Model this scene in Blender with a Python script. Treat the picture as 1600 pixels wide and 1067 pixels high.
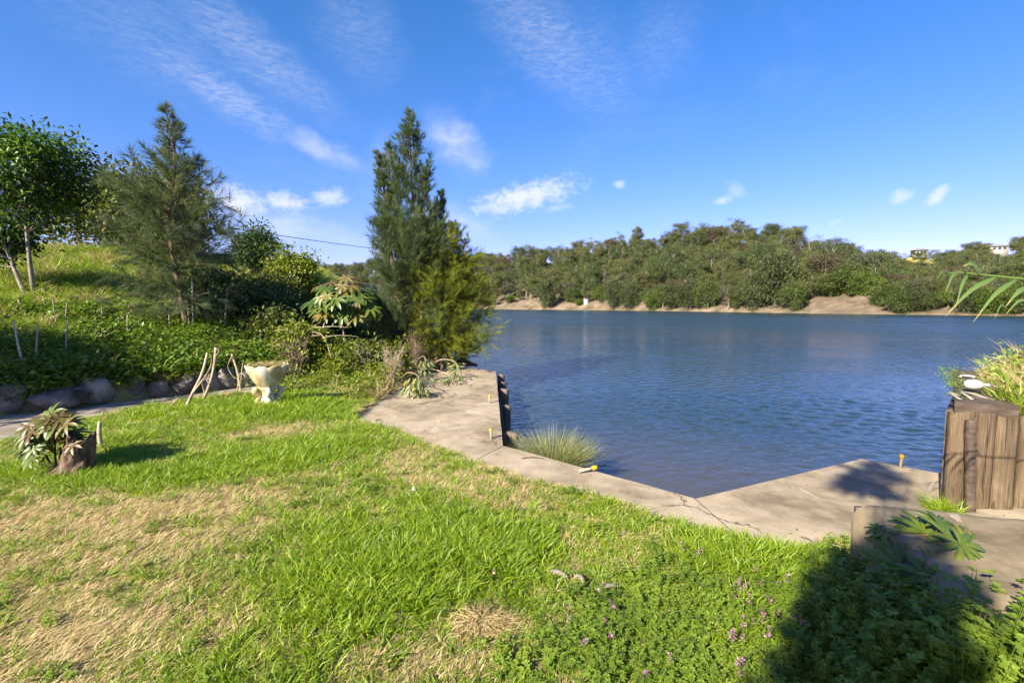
import bpy, math, random
import numpy as np
from mathutils import Vector, Matrix, Euler

SC = bpy.context.scene
COL = SC.collection
for _o in list(bpy.data.objects):
    bpy.data.objects.remove(_o)

# ------------------------------------------------------------------ camera
FPX = 755.0                 # focal length in pixels of the 1600 px wide photograph
CAMZ = 1.70                 # eye height above the concrete
PITCH = math.atan(58.5 / FPX)
cam_d = bpy.data.cameras.new('camera')
cam_d.sensor_width = 36.0
cam_d.lens = 36.0 * FPX / 1600.0
cam_d.clip_start = 0.05
cam_d.clip_end = 20000
cam = bpy.data.objects.new('camera', cam_d)
COL.objects.link(cam)
cam.location = (0, 0, CAMZ)
cam.rotation_euler = (math.pi / 2 - PITCH, 0, 0)
SC.camera = cam

# ------------------------------------------------------------------ light
SUN_AZ = math.radians(41)   # light travels this far to the right of straight ahead
SUN_EL = math.radians(31)
SUN_DIR = Vector((math.sin(SUN_AZ) * math.cos(SUN_EL), math.cos(SUN_AZ) * math.cos(SUN_EL), -math.sin(SUN_EL)))
sun_d = bpy.data.lights.new('sun', 'SUN')
sun_d.energy = 5.0
sun_d.angle = math.radians(0.5)
sun_d.color = (1.0, 0.91, 0.75)
sun = bpy.data.objects.new('sun', sun_d)
COL.objects.link(sun)
sun.rotation_euler = SUN_DIR.to_track_quat('-Z', 'Y').to_euler()
sun.location = (-20, -20, 30)

SC.view_settings.view_transform = 'Standard'
SC.view_settings.look = 'None'
SC.view_settings.gamma = 1.0
SC.view_settings.use_curve_mapping = False
SC.view_settings.exposure = 1.58
SC.render.engine = 'CYCLES'
SC.cycles.max_bounces = 6
SC.cycles.transparent_max_bounces = 8
SC.cycles.use_denoising = True

class NT:
    """tiny helper to write node trees"""
    def __init__(s, tree):
        s.t = tree
        s.n = tree.nodes
        s.l = tree.links
    def node(s, typ, **kw):
        nd = s.n.new(typ)
        for k, v in kw.items():
            setattr(nd, k, v)
        return nd
    def set(s, sock, v):
        if hasattr(v, 'is_output') or hasattr(v, 'links'):
            s.l.new(v, sock)
        else:
            sock.default_value = v
    def math(s, op, a, b=0.0, c=None, clamp=False):
        nd = s.node('ShaderNodeMath', operation=op, use_clamp=clamp)
        s.set(nd.inputs[0], a)
        s.set(nd.inputs[1], b)
        if c is not None:
            s.set(nd.inputs[2], c)
        return nd.outputs[0]
    def sstep(s, x, a, b, lo=0.0, hi=1.0):
        nd = s.node('ShaderNodeMapRange', interpolation_type='SMOOTHSTEP')
        s.set(nd.inputs['Value'], x)
        nd.inputs['From Min'].default_value = a
        nd.inputs['From Max'].default_value = b
        nd.inputs['To Min'].default_value = lo
        nd.inputs['To Max'].default_value = hi
        return nd.outputs[0]
    def noise(s, vec, scale, detail=4.0, rough=0.55, dist=0.0, color=False):
        nd = s.node('ShaderNodeTexNoise')
        if vec is not None:
            s.l.new(vec, nd.inputs['Vector'])
        nd.inputs['Scale'].default_value = scale
        nd.inputs['Detail'].default_value = detail
        nd.inputs['Roughness'].default_value = rough
        nd.inputs['Distortion'].default_value = dist
        return nd.outputs['Color' if color else 0]
    def mapping(s, vec, loc=(0, 0, 0), rot=(0, 0, 0), scale=(1, 1, 1)):
        nd = s.node('ShaderNodeMapping')
        s.l.new(vec, nd.inputs['Vector'])
        nd.inputs['Location'].default_value = loc
        nd.inputs['Rotation'].default_value = rot
        nd.inputs['Scale'].default_value = scale
        return nd.outputs[0]
    def mix(s, f, a, b, mode='MIX'):
        nd = s.node('ShaderNodeMix', data_type='RGBA', blend_type=mode)
        s.set(nd.inputs[0], f)
        for sock, v in ((nd.inputs[6], a), (nd.inputs[7], b)):
            if isinstance(v, tuple) and len(v) == 3:
                v = v + (1,)
            s.set(sock, v)
        return nd.outputs[2]
    def ramp(s, f, stops, interp='LINEAR'):
        nd = s.node('ShaderNodeValToRGB')
        s.l.new(f, nd.inputs[0])
        cr = nd.color_ramp
        cr.interpolation = interp
        while len(cr.elements) > 1:
            cr.elements.remove(cr.elements[0])
        cr.elements[0].position = stops[0][0]
        cr.elements[0].color = tuple(stops[0][1]) + (1,)
        for p, c in stops[1:]:
            e = cr.elements.new(p)
            e.color = tuple(c) + (1,)
        return nd.outputs[0]

def px_dir(u, v):
    a = (533.5 - v) / FPX
    d = Vector(((u - 800) / FPX, math.cos(PITCH) + a * math.sin(PITCH), -math.sin(PITCH) + a * math.cos(PITCH)))
    return d

def gp(u, v, z=0.0):
    d = px_dir(u, v)
    t = (z - CAMZ) / d.z
    return Vector((d.x * t, d.y * t, z))

def at(u, v, Y):
    d = px_dir(u, v)
    t = Y / d.y
    return Vector((d.x * t, Y, CAMZ + d.z * t))

# ------------------------------------------------------------------ sky
world = bpy.data.worlds.new('World')
SC.world = world
world.use_nodes = True
w = NT(world.node_tree)
w.n.clear()
sky = w.node('ShaderNodeTexSky', sky_type='NISHITA')
sky.sun_disc = False
sky.sun_elevation = SUN_EL
sky.sun_rotation = math.radians(180) + SUN_AZ
sky.altitude = 0
sky.air_density = 1.0
sky.dust_density = 0.45
sky.ozone_density = 2.2
tc = w.node('ShaderNodeTexCoord')
gen = tc.outputs['Generated']
sep = w.node('ShaderNodeSeparateXYZ')
w.l.new(gen, sep.inputs[0])
dx, dy, dz = sep.outputs
az = w.math('ARCTAN2', dx, dy)
hor = w.math('SQRT', w.math('ADD', w.math('MULTIPLY', dx, dx), w.math('MULTIPLY', dy, dy)))
el = w.math('ARCTAN2', dz, hor)
cmb = w.node('ShaderNodeCombineXYZ')
w.l.new(az, cmb.inputs[0])
w.l.new(el, cmb.inputs[1])
ae = cmb.outputs[0]
# clouds: (photo pixel u, v of the centre, half-length px, half-width px, tilt deg, strength, kind)
clouds = [
    (400, 85, 130, 30, -28, 0.28, 'c'), (350, 150, 115, 22, -24, 0.34, 'c'), (250, 60, 150, 60, -20, 0.14, 'c'),
    (560, 50, 70, 50, -45, 0.16, 'c'), (850, 60, 130, 46, -38, 0.26, 'c'), (940, 110, 75, 45, -60, 0.15, 'c'),
    (1030, 70, 60, 50, 50, 0.12, 'c'),
    (505, 236, 62, 17, -20, 0.45, 's'), (712, 225, 56, 30, -38, 0.50, 's'), (440, 352, 120, 22, -8, 0.42, 's'),
    (155, 258, 50, 10, -18, 0.25, 's'), (720, 350, 60, 22, -20, 0.35, 's'), (600, 260, 60, 30, 80, 0.15, 's'),
    (372, 316, 40, 19, -8, 0.95, 'k'), (446, 317, 30, 13, -6, 0.85, 'k'), (515, 309, 26, 12, 12, 0.7, 'k'),
    (820, 308, 78, 19, 12, 0.9, 'k'), (775, 322, 38, 13, 5, 0.6, 'k'), (870, 325, 22, 6, 5, 0.35, 'k'),
    (968, 288, 8, 6, 0, 0.55, 'k'), (1130, 314, 12, 6, 8, 0.6, 'k'), (1150, 297, 18, 9, -30, 0.28, 'k'),
    (1407, 307, 13, 8, 10, 0.6, 'k'), (1463, 308, 17, 9, 50, 0.75, 'k'), (1305, 348, 12, 4, 30, 0.25, 'k'),
]
n_fine = w.noise(w.mapping(ae, rot=(0, 0, math.radians(28)), scale=(12, 44, 1)), 3.4, 8, 0.7, 0.9)
n_soft = w.noise(w.mapping(ae, scale=(10, 18, 1)), 2.0, 4, 0.55, 0.4)
n_puff = w.noise(w.mapping(ae, scale=(20, 30, 1)), 2.4, 6, 0.6, 0.3)
warp = w.noise(w.mapping(ae, scale=(6, 9, 1)), 3.0, 4, 0.6, 0, color=True)
wv = w.node('ShaderNodeVectorMath', operation='MULTIPLY_ADD')
w.l.new(warp, wv.inputs[0])
wv.inputs[1].default_value = (0.07, 0.05, 0)
w.l.new(ae, wv.inputs[2])
wsub = w.node('ShaderNodeVectorMath', operation='SUBTRACT')
w.l.new(wv.outputs[0], wsub.inputs[0])
wsub.inputs[1].default_value = (0.035, 0.025, 0)
total = None
for (u, v, hl, hw, tilt, st, kind) in clouds:
    d = px_dir(u, v)
    a0 = math.atan2(d.x, d.y)
    e0 = math.atan2(d.z, math.hypot(d.x, d.y))
    k = math.cos(a0)
    mp = w.node('ShaderNodeMapping', vector_type='TEXTURE')
    w.l.new(ae if kind == 'k' else wsub.outputs[0], mp.inputs['Vector'])
    mp.inputs['Location'].default_value = (a0, e0, 0)
    mp.inputs['Rotation'].default_value = (0, 0, math.radians(tilt))
    mp.inputs['Scale'].default_value = (hl / FPX * k * 1.25, hw / FPX * (k if abs(tilt) > 45 else 1) * 1.25, 1)
    ln = w.node('ShaderNodeVectorMath', operation='LENGTH')
    w.l.new(mp.outputs[0], ln.inputs[0])
    if kind == 'k':
        m = w.math('SUBTRACT', w.math('ADD', w.math('MULTIPLY', n_puff, 1.7), 0.15), ln.outputs['Value'])
        m = w.sstep(m, -0.15, 1.0, 0, st)
    elif kind == 's':
        m = w.sstep(ln.outputs['Value'], 1.15, 0.0, 0, st)
        m = w.math('MULTIPLY', m, w.sstep(n_soft, 0.25, 0.7, 0.45, 1.1))
    else:
        m = w.sstep(ln.outputs['Value'], 1.25, 0.05, 0, st)
        m = w.math('MULTIPLY', m, w.sstep(n_fine, 0.32, 0.72, 0.25, 1.15))
    total = m if total is None else w.math('MAXIMUM', total, m)
# the same thin cirrus goes on over the whole sky
cir = w.noise(w.mapping(gen, rot=(0, 0, 0.5), scale=(2.2, 1.2, 3)), 1.6, 6, 0.6, 0.5)
cir = w.math('MULTIPLY', w.sstep(cir, 0.52, 0.85, 0, 0.22), w.sstep(dz, 0.05, 0.5))
total = w.math('MAXIMUM', total, cir, clamp=True)
hs = w.node('ShaderNodeHueSaturation')
hs.inputs['Saturation'].default_value = 1.36
hs.inputs['Value'].default_value = 1.0
w.l.new(sky.outputs[0], hs.inputs['Color'])
skm = w.mix(1.0, hs.outputs[0], (0.92, 0.755, 1.06), 'MULTIPLY')
# camera-like tone response of the sky: paler blue low down, deep blue overhead
sks = w.node('ShaderNodeSeparateColor')
w.l.new(skm, sks.inputs[0])
skj = w.node('ShaderNodeCombineColor')
KS = 0.2206
for _i, (_p, _c) in enumerate(((0.88, 0.81), (0.76, 0.80), (1.0, 0.97))):
    w.l.new(w.math('MULTIPLY', w.math('POWER', w.math('MULTIPLY', sks.outputs[_i], KS), _p), _c / KS), skj.inputs[_i])
skyc = skj.outputs[0]
cl = w.mix(w.math('MULTIPLY', total, 0.85), skyc, (4.6, 4.6, 4.75))
bg = w.node('ShaderNodeBackground')
bg.inputs['Strength'].default_value = 0.078
w.l.new(cl, bg.inputs['Color'])
wo = w.node('ShaderNodeOutputWorld')
w.l.new(bg.outputs[0], wo.inputs[0])

# ------------------------------------------------------------------ helpers
RNG = np.random.default_rng(11)

def tag(o, label=None, cat=None, group=None, kind=None):
    if label: o['label'] = label
    if cat: o['category'] = cat
    if group: o['group'] = group
    if kind: o['kind'] = kind
    return o

def empty(name, loc=(0, 0, 0), rz=0.0):
    o = bpy.data.objects.new(name, None)
    o.empty_display_size = 0.1
    o.location = loc
    o.rotation_euler = (0, 0, rz)
    COL.objects.link(o)
    return o

class MB:
    """collects vertices, faces, material index and a random per-vertex tint; builds ONE mesh object"""
    def __init__(s):
        s.V, s.F, s.M, s.T, s.n = [], [], [], [], 0
    def add(s, V, F, mi=0, tint=0.5):
        V = np.asarray(V, float).reshape(-1, 3)
        if not isinstance(F, list):
            F = [F]
        for f in F:
            f = np.asarray(f, int)
            s.F.append(f + s.n)
            s.M.append(np.full(len(f), mi))
        s.V.append(V)
        t = np.asarray(tint, float)
        s.T.append(np.full(len(V), float(t)) if t.ndim == 0 else t)
        s.n += len(V)
        return s
    def mesh(s, name, mats, smooth=False):
        me = bpy.data.meshes.new(name)
        V = np.concatenate(s.V)
        me.vertices.add(len(V))
        me.vertices.foreach_set('co', V.astype(np.float32).ravel())
        loops = np.concatenate([f.ravel() for f in s.F])
        tot = np.concatenate([np.full(len(f), f.shape[1]) for f in s.F])
        me.loops.add(len(loops))
        me.loops.foreach_set('vertex_index', loops.astype(np.int32))
        me.polygons.add(len(tot))
        me.polygons.foreach_set('loop_start', (np.cumsum(tot) - tot).astype(np.int32))
        me.polygons.foreach_set('material_index', np.concatenate(s.M).astype(np.int32))
        if smooth:
            me.polygons.foreach_set('use_smooth', np.ones(len(tot), bool))
        for m in (mats if isinstance(mats, (list, tuple)) else [mats]):
            me.materials.append(m)
        a = me.attributes.new('tint', 'FLOAT', 'POINT')
        a.data.foreach_set('value', np.concatenate(s.T).astype(np.float32))
        me.update(calc_edges=True)
        me.validate()
        return me
    def build(s, name, mats, parent=None, smooth=False, loc=None):
        o = bpy.data.objects.new(name, s.mesh(name, mats, smooth))
        COL.objects.link(o)
        if loc is not None:
            o.location = loc
        if parent is not None:
            o.parent = parent
        return o

def obj(name, me, parent=None, loc=(0, 0, 0), rot=(0, 0, 0), scl=1.0):
    o = bpy.data.objects.new(name, me)
    COL.objects.link(o)
    o.location = loc
    o.rotation_euler = rot
    o.scale = (scl,) * 3 if not hasattr(scl, '__len__') else scl
    if parent is not None:
        o.parent = parent
    return o

def copy_tree(o, parent=None):
    c = o.copy()
    COL.objects.link(c)
    c.parent = parent
    for ch in o.children:
        copy_tree(ch, c)
    return c

def unit(a):
    a = np.asarray(a, float)
    return a / np.maximum(np.linalg.norm(a, axis=-1, keepdims=True), 1e-9)

def rand_unit(n, rng=RNG):
    return unit(rng.normal(size=(n, 3)))

def spline(pts, n):
    """Catmull-Rom through pts, n samples"""
    P = np.asarray(pts, float)
    if len(P) == 2:
        t = np.linspace(0, 1, n)[:, None]
        return P[0] * (1 - t) + P[1] * t
    P = np.vstack([2 * P[0] - P[1], P, 2 * P[-1] - P[-2]])
    m = len(P) - 3
    out = []
    for x in np.linspace(0, m - 1e-6, n):
        i = int(x)
        t = x - i
        a, b, c, d = P[i:i + 4]
        out.append(0.5 * (2 * b + (c - a) * t + (2 * a - 5 * b + 4 * c - d) * t * t + (3 * b - a - 3 * c + d) * t ** 3))
    return np.array(out)

def tube(P, R, k=6, jitter=0.0, rng=RNG, cap=True):
    P = np.asarray(P, float)
    n = len(P)
    R = np.interp(np.linspace(0, 1, n), np.linspace(0, 1, len(np.atleast_1d(R))), np.atleast_1d(R))
    T = unit(np.gradient(P, axis=0))
    up = np.array([0.31, 0.17, 0.93])
    A = unit(np.cross(T, up))
    for i in range(1, n):
        if (A[i] * A[i - 1]).sum() < 0:
            A[i] *= -1
    B = np.cross(T, A)
    th = np.linspace(0, 2 * np.pi, k, endpoint=False)
    rr = R[:, None] * (1 + jitter * rng.normal(size=(n, k)))
    V = P[:, None] + rr[..., None] * (np.cos(th)[None, :, None] * A[:, None] + np.sin(th)[None, :, None] * B[:, None])
    V = V.reshape(-1, 3)
    i = np.arange(n - 1)[:, None] * k
    j = np.arange(k)[None]
    F = np.stack([i + j, i + (j + 1) % k, i + k + (j + 1) % k, i + k + j], -1).reshape(-1, 4)
    if not cap:
        return V, [F]
    m = len(V)
    V = np.vstack([V, P[0], P[-1]])
    jj = np.arange(k)
    C0 = np.stack([np.full(k, m), (jj + 1) % k, jj], -1)
    C1 = np.stack([np.full(k, m + 1), (n - 1) * k + jj, (n - 1) * k + (jj + 1) % k], -1)
    return V, [F, C0, C1]

def leaves(P, D, N, L, W, fold=0.25):
    """diamond leaves folded on the midrib: base P, direction D, normal hint N"""
    P = np.asarray(P, float)
    n = len(P)
    L = np.broadcast_to(L, (n,))[:, None]
    W = np.broadcast_to(W, (n,))[:, None]
    D = unit(D)
    S = unit(np.cross(D, N))
    U = np.cross(S, D)
    mid = P + D * L * 0.45
    V = np.stack([P, mid + S * W * 0.5 + U * W * fold, P + D * L - U * L * 0.12, mid - S * W * 0.5 + U * W * fold], 1).reshape(-1, 3)
    b = np.arange(n)[:, None] * 4
    F = np.concatenate([b + np.array([[0, 1, 2]]), b + np.array([[0, 2, 3]])])
    return V, F

def needles(P, D, L, W, rng=RNG):
    n = len(P)
    L = np.broadcast_to(L, (n,))[:, None]
    S = unit(np.cross(D, rand_unit(n, rng))) * W
    V = np.stack([P - S * .5, P + S * .5, P + unit(D) * L], 1).reshape(-1, 3)
    F = (np.arange(n)[:, None] * 3 + np.array([[0, 1, 2]]))
    return V, F

def blades(P, D, L, W, bend, rng=RNG):
    """curved grass blades; D unit initial direction (mostly up), bend = how far the tip leans along a horizontal direction"""
    n = len(P)
    L = np.broadcast_to(L, (n,))[:, None]
    W = np.broadcast_to(W, (n,))[:, None]
    D = unit(D)
    h = unit(D * np.array([1, 1, 0]) + 1e-4 * rng.normal(size=(n, 3)) * np.array([1, 1, 0]))
    S = unit(np.cross(D, np.array([0, 0, 1.0]) + 0.01 * rng.normal(size=(n, 3))))
    a = rng.uniform(0, 2 * np.pi, n)[:, None]
    S = unit(S * np.cos(a) * 0.7 + S * 0.6 + np.cross(D, S) * np.sin(a) * 0.7)
    b = np.broadcast_to(bend, (n,))[:, None]
    m = P + D * L * 0.55 + h * b * L * 0.12
    t = m + unit(D + h * b * 1.1 - np.array([0, 0, 1]) * b * 0.5) * L * 0.5
    V = np.stack([P - S * W * .5, P + S * W * .5, m + S * W * .42, m - S * W * .42, t], 1).reshape(-1, 3)
    i = np.arange(n)[:, None] * 5
    return V, [i + np.array([[0, 1, 2, 3]]), i + np.array([[3, 2, 4]])]

def box(x0, x1, y0, y1, z0, z1):
    V = [(x0, y0, z0), (x1, y0, z0), (x1, y1, z0), (x0, y1, z0), (x0, y0, z1), (x1, y0, z1), (x1, y1, z1), (x0, y1, z1)]
    F = [(0, 3, 2, 1), (4, 5, 6, 7), (0, 1, 5, 4), (1, 2, 6, 5), (2, 3, 7, 6), (3, 0, 4, 7)]
    return np.array(V, float), np.array(F)

def vnoise(x, y, seed=0):
    x = np.asarray(x, float); y = np.asarray(y, float)
    xi = np.floor(x).astype(np.int64); yi = np.floor(y).astype(np.int64)
    fx = x - xi; fy = y - yi
    fx = fx * fx * (3 - 2 * fx); fy = fy * fy * (3 - 2 * fy)
    def h(a, b):
        n = (a * 374761393 + b * 668265263 + seed * 974634777) & 0x7fffffff
        n = ((n ^ (n >> 13)) * 1274126177) & 0x7fffffff
        return ((n ^ (n >> 16)) & 0xffff) / 65535.0
    return (h(xi, yi) * (1 - fx) + h(xi + 1, yi) * fx) * (1 - fy) + (h(xi, yi + 1) * (1 - fx) + h(xi + 1, yi + 1) * fx) * fy

def fbm(x, y, seed=0, o=4):
    s = 0; a = 0.5; t = 0
    for i in range(o):
        s = s + a * vnoise(np.asarray(x) * 2 ** i, np.asarray(y) * 2 ** i, seed + i * 7)
        t += a; a *= .5
    return s / t

def ss(a, b, x):
    t = np.clip((np.asarray(x, float) - a) / (b - a), 0, 1)
    return t * t * (3 - 2 * t)

def in_poly(x, y, poly):
    x = np.asarray(x, float); y = np.asarray(y, float)
    r = np.zeros(np.broadcast(x, y).shape, bool)
    n = len(poly)
    for i in range(n):
        x1, y1 = poly[i][:2]; x2, y2 = poly[(i + 1) % n][:2]
        c = (y1 > y) != (y2 > y)
        r ^= c & (x < (x2 - x1) * (y - y1) / (y2 - y1 + 1e-12) + x1)
    return r

def poly_dist(x, y, pl, closed=False):
    """distance to a polyline"""
    x = np.asarray(x, float); y = np.asarray(y, float)
    best = np.full(np.broadcast(x, y).shape, 1e9)
    n = len(pl)
    for i in range(n if closed else n - 1):
        ax, ay = pl[i][:2]; bx, by = pl[(i + 1) % n][:2]
        ex, ey = bx - ax, by - ay
        t = np.clip(((x - ax) * ex + (y - ay) * ey) / (ex * ex + ey * ey + 1e-12), 0, 1)
        best = np.minimum(best, np.hypot(x - ax - t * ex, y - ay - t * ey))
    return best

# ------------------------------------------------------------------ materials
def new_mat(name):
    m = bpy.data.materials.new(name)
    m.use_nodes = True
    t = NT(m.node_tree)
    t.n.clear()
    out = t.node('ShaderNodeOutputMaterial')
    bs = t.node('ShaderNodeBsdfPrincipled')
    t.l.new(bs.outputs[0], out.inputs[0])
    return m, t, bs, out

def leaf_mat(name, stops, trans=0.35, rough=0.5, spec=0.35, inst=0.0, tcol=1.35):
    """colour from the random per-leaf tint (and per-instance tint), part of the light shines through"""
    m, t, bs, out = new_mat(name)
    a = t.node('ShaderNodeAttribute', attribute_name='tint')
    f = a.outputs['Fac']
    if inst > 0:
        b = t.node('ShaderNodeAttribute', attribute_name='itint', attribute_type='INSTANCER')
        f = t.math('ADD', t.math('MULTIPLY', f, 1 - inst), t.math('MULTIPLY', b.outputs['Fac'], inst))
    c = t.ramp(f, stops)
    t.l.new(c, bs.inputs['Base Color'])
    bs.inputs['Roughness'].default_value = rough
    bs.inputs['Specular IOR Level'].default_value = spec
    tr = t.node('ShaderNodeBsdfTranslucent')
    tc_ = t.mix(1.0, c, (tcol, tcol * 1.05, tcol * 0.55), 'MULTIPLY')
    t.l.new(tc_, tr.inputs[0])
    mx = t.node('ShaderNodeMixShader')
    mx.inputs[0].default_value = trans
    t.l.new(bs.outputs[0], mx.inputs[1])
    t.l.new(tr.outputs[0], mx.inputs[2])
    t.l.new(mx.outputs[0], out.inputs[0])
    return m

def bumpy_mat(name, stops, scale=6.0, detail=8, rough=0.85, bump=0.4, bscale=None, stretch=(1, 1, 1), dist=0.02, spec=0.3, rnd=0.0):
    m, t, bs, out = new_mat(name)
    tcn = t.node('ShaderNodeTexCoord')
    v = tcn.outputs['Object']
    if rnd:
        oi = t.node('ShaderNodeObjectInfo')
        va = t.node('ShaderNodeVectorMath', operation='ADD')
        cx = t.node('ShaderNodeCombineXYZ')
        for i in range(3):
            t.l.new(t.math('MULTIPLY', oi.outputs['Random'], 37.0 + 11 * i), cx.inputs[i])
        t.l.new(v, va.inputs[0]); t.l.new(cx.outputs[0], va.inputs[1])
        v = va.outputs[0]
    v = t.mapping(v, scale=stretch)
    n1 = t.noise(v, scale, detail, 0.6, 0.2)
    f = n1
    if rnd:
        f = t.math('ADD', n1, t.math('MULTIPLY', t.math('SUBTRACT', oi.outputs['Random'], 0.5), rnd))
    t.l.new(t.ramp(f, stops), bs.inputs['Base Color'])
    bs.inputs['Roughness'].default_value = rough
    bs.inputs['Specular IOR Level'].default_value = spec
    n2 = t.noise(v, bscale or scale * 3, 8, 0.65)
    b = t.node('ShaderNodeBump')
    b.inputs['Strength'].default_value = bump
    b.inputs['Distance'].default_value = dist
    t.l.new(n2, b.inputs['Height'])
    t.l.new(b.outputs[0], bs.inputs['Normal'])
    return m

def plain_mat(name, col, rough=0.6, spec=0.4):
    m, t, bs, out = new_mat(name)
    tcn = t.node('ShaderNodeTexCoord')
    n = t.noise(tcn.outputs['Object'], 18, 5, 0.6)
    t.l.new(t.ramp(n, [(0.3, tuple(c * 0.78 for c in col)), (0.7, tuple(min(1, c * 1.08) for c in col))]), bs.inputs['Base Color'])
    bs.inputs['Roughness'].default_value = rough
    bs.inputs['Specular IOR Level'].default_value = spec
    return m

# concrete: sandy, stained, with paler scuffs and fine grit
def concrete_mat(name, stops, pits=True):
    m, t, bs, out = new_mat(name)
    tcn = t.node('ShaderNodeTexCoord')
    v = tcn.outputs['Object']
    big = t.noise(v, 0.9, 5, 0.62, 0.6)
    mid = t.noise(v, 5.0, 6, 0.6, 0.3)
    fine = t.noise(v, 60.0, 3, 0.6)
    f = t.math('ADD', t.math('MULTIPLY', big, 0.62), t.math('MULTIPLY', mid, 0.38))
    c = t.ramp(f, stops)
    streak = t.noise(t.mapping(v, rot=(0, 0, 0.5), scale=(1.2, 6, 1)), 1.6, 6, 0.7, 1.2)
    c = t.mix(t.sstep(streak, 0.60, 0.74, 0, 0.35), c, (0.43, 0.35, 0.26))
    stain = t.noise(v, 2.2, 7, 0.7, 0.8)
    c = t.mix(t.sstep(stain, 0.57, 0.75, 0, 0.5), c, (0.125, 0.09, 0.06))
    c = t.mix(t.sstep(fine, 0.66, 0.8, 0, 0.35), c, (0.12, 0.09, 0.07))
    # hairline cracks, wandering and broken
    vo = t.node('ShaderNodeTexVoronoi', feature='DISTANCE_TO_EDGE')
    wv_ = t.node('ShaderNodeVectorMath', operation='MULTIPLY_ADD')
    t.l.new(t.noise(v, 2.5, 5, 0.65, 0, color=True), wv_.inputs[0])
    wv_.inputs[1].default_value = (0.5, 0.5, 0.5)
    t.l.new(v, wv_.inputs[2])
    t.l.new(wv_.outputs[0], vo.inputs['Vector'])
    vo.inputs['Scale'].default_value = 0.42
    ck = t.math('MULTIPLY', t.sstep(vo.outputs['Distance'], 0.0075, 0.002), t.sstep(t.noise(v, 0.8, 3, 0.6), 0.45, 0.58))
    c = t.mix(t.math('MULTIPLY', ck, .75), c, (0.05, 0.038, 0.026))
    # pale worn scuffs
    scf = t.noise(t.mapping(v, rot=(0, 0, 0.9), scale=(3.5, 0.9, 1)), 1.3, 5, 0.6, 1.6)
    c = t.mix(t.sstep(scf, 0.64, 0.70, 0, 0.5), c, (0.47, 0.40, 0.30))
    # tide mark and algae on the sides below the deck
    sx_ = t.node('ShaderNodeSeparateXYZ')
    t.l.new(v, sx_.inputs[0])
    c = t.mix(t.sstep(sx_.outputs[2], -0.08, -0.36, 0, 0.85), c, (0.035, 0.034, 0.022))
    t.l.new(c, bs.inputs['Base Color'])
    bs.inputs['Roughness'].default_value = 0.9
    bs.inputs['Specular IOR Level'].default_value = 0.2
    b = t.node('ShaderNodeBump')
    b.inputs['Strength'].default_value = 0.5
    b.inputs['Distance'].default_value = 0.006
    hh = t.math('ADD', t.math('MULTIPLY', mid, 0.8), t.math('MULTIPLY', fine, 0.35))
    t.l.new(hh, b.inputs['Height'])
    t.l.new(b.outputs[0], bs.inputs['Normal'])
    return m

M = {}
M['concrete'] = concrete_mat('concrete', [(0.36, (0.165, 0.128, 0.083)), (0.45, (0.255, 0.202, 0.132)), (0.54, (0.325, 0.262, 0.178)), (0.66, (0.40, 0.33, 0.235))])
M['block'] = concrete_mat('weathered_block', [(0.38, (0.11, 0.083, 0.046)), (0.5, (0.225, 0.175, 0.105)), (0.64, (0.31, 0.25, 0.16))])
M['path'] = concrete_mat('path_concrete', [(0.36, (0.17, 0.14, 0.105)), (0.5, (0.25, 0.21, 0.16)), (0.66, (0.32, 0.275, 0.21))])
M['rock'] = bumpy_mat('rock', [(0.3, (0.055, 0.045, 0.035)), (0.45, (0.17, 0.145, 0.115)), (0.58, (0.27, 0.235, 0.19)), (0.7, (0.38, 0.34, 0.285))], 3.4, 9, 0.9, 1.0, 9, dist=0.12, rnd=0.15)
M['wood_plain'] = bumpy_mat('weathered_timber', [(0.25, (0.085, 0.055, 0.032)), (0.45, (0.145, 0.098, 0.055)), (0.62, (0.20, 0.142, 0.084)), (0.8, (0.255, 0.19, 0.118))], 3.5, 8, 0.85, 0.7, 9, stretch=(5, 5, 0.5), dist=0.012, rnd=0.12)
M['wood_dark'] = bumpy_mat('dark_timber', [(0.25, (0.035, 0.025, 0.018)), (0.5, (0.085, 0.06, 0.042)), (0.75, (0.15, 0.115, 0.085))], 3.0, 8, 0.9, 0.8, 9, stretch=(1, 7, 7), dist=0.015, rnd=0.1)
M['pile'] = bumpy_mat('river_pile', [(0.25, (0.06, 0.045, 0.032)), (0.5, (0.15, 0.11, 0.075)), (0.75, (0.26, 0.20, 0.145))], 4.0, 8, 0.9, 0.8, 9, stretch=(4, 4, 0.7), dist=0.015, rnd=0.2)
M['bark'] = bumpy_mat('bark', [(0.25, (0.05, 0.035, 0.025)), (0.5, (0.13, 0.09, 0.06)), (0.75, (0.22, 0.165, 0.115))], 6, 8, 0.95, 0.9, 16, stretch=(2, 2, 0.5), dist=0.02)
M['bark_grey'] = bumpy_mat('grey_bark', [(0.25, (0.10, 0.085, 0.07)), (0.5, (0.21, 0.175, 0.14)), (0.75, (0.34, 0.30, 0.25))], 6, 8, 0.9, 0.6, 14, stretch=(2, 2, 0.6), dist=0.01)
M['bark_pale'] = bumpy_mat('pale_gum_bark', [(0.3, (0.16, 0.13, 0.10)), (0.5, (0.28, 0.24, 0.20)), (0.75, (0.42, 0.38, 0.33))], 3, 6, 0.8, 0.3, 8, stretch=(1, 1, .4))
M['stick'] = bumpy_mat('dead_wood', [(0.25, (0.15, 0.105, 0.065)), (0.5, (0.33, 0.25, 0.165)), (0.75, (0.50, 0.41, 0.30))], 9, 8, 0.85, 0.6, 25, stretch=(3, 3, 0.6), dist=0.006, rnd=0.25)
M['stem_grey'] = bumpy_mat('dead_stem', [(0.25, (0.12, 0.10, 0.085)), (0.5, (0.27, 0.23, 0.195)), (0.75, (0.42, 0.37, 0.32))], 9, 6, 0.9, 0.4, 25, stretch=(3, 3, 0.6), dist=0.005, rnd=0.3)
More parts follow.
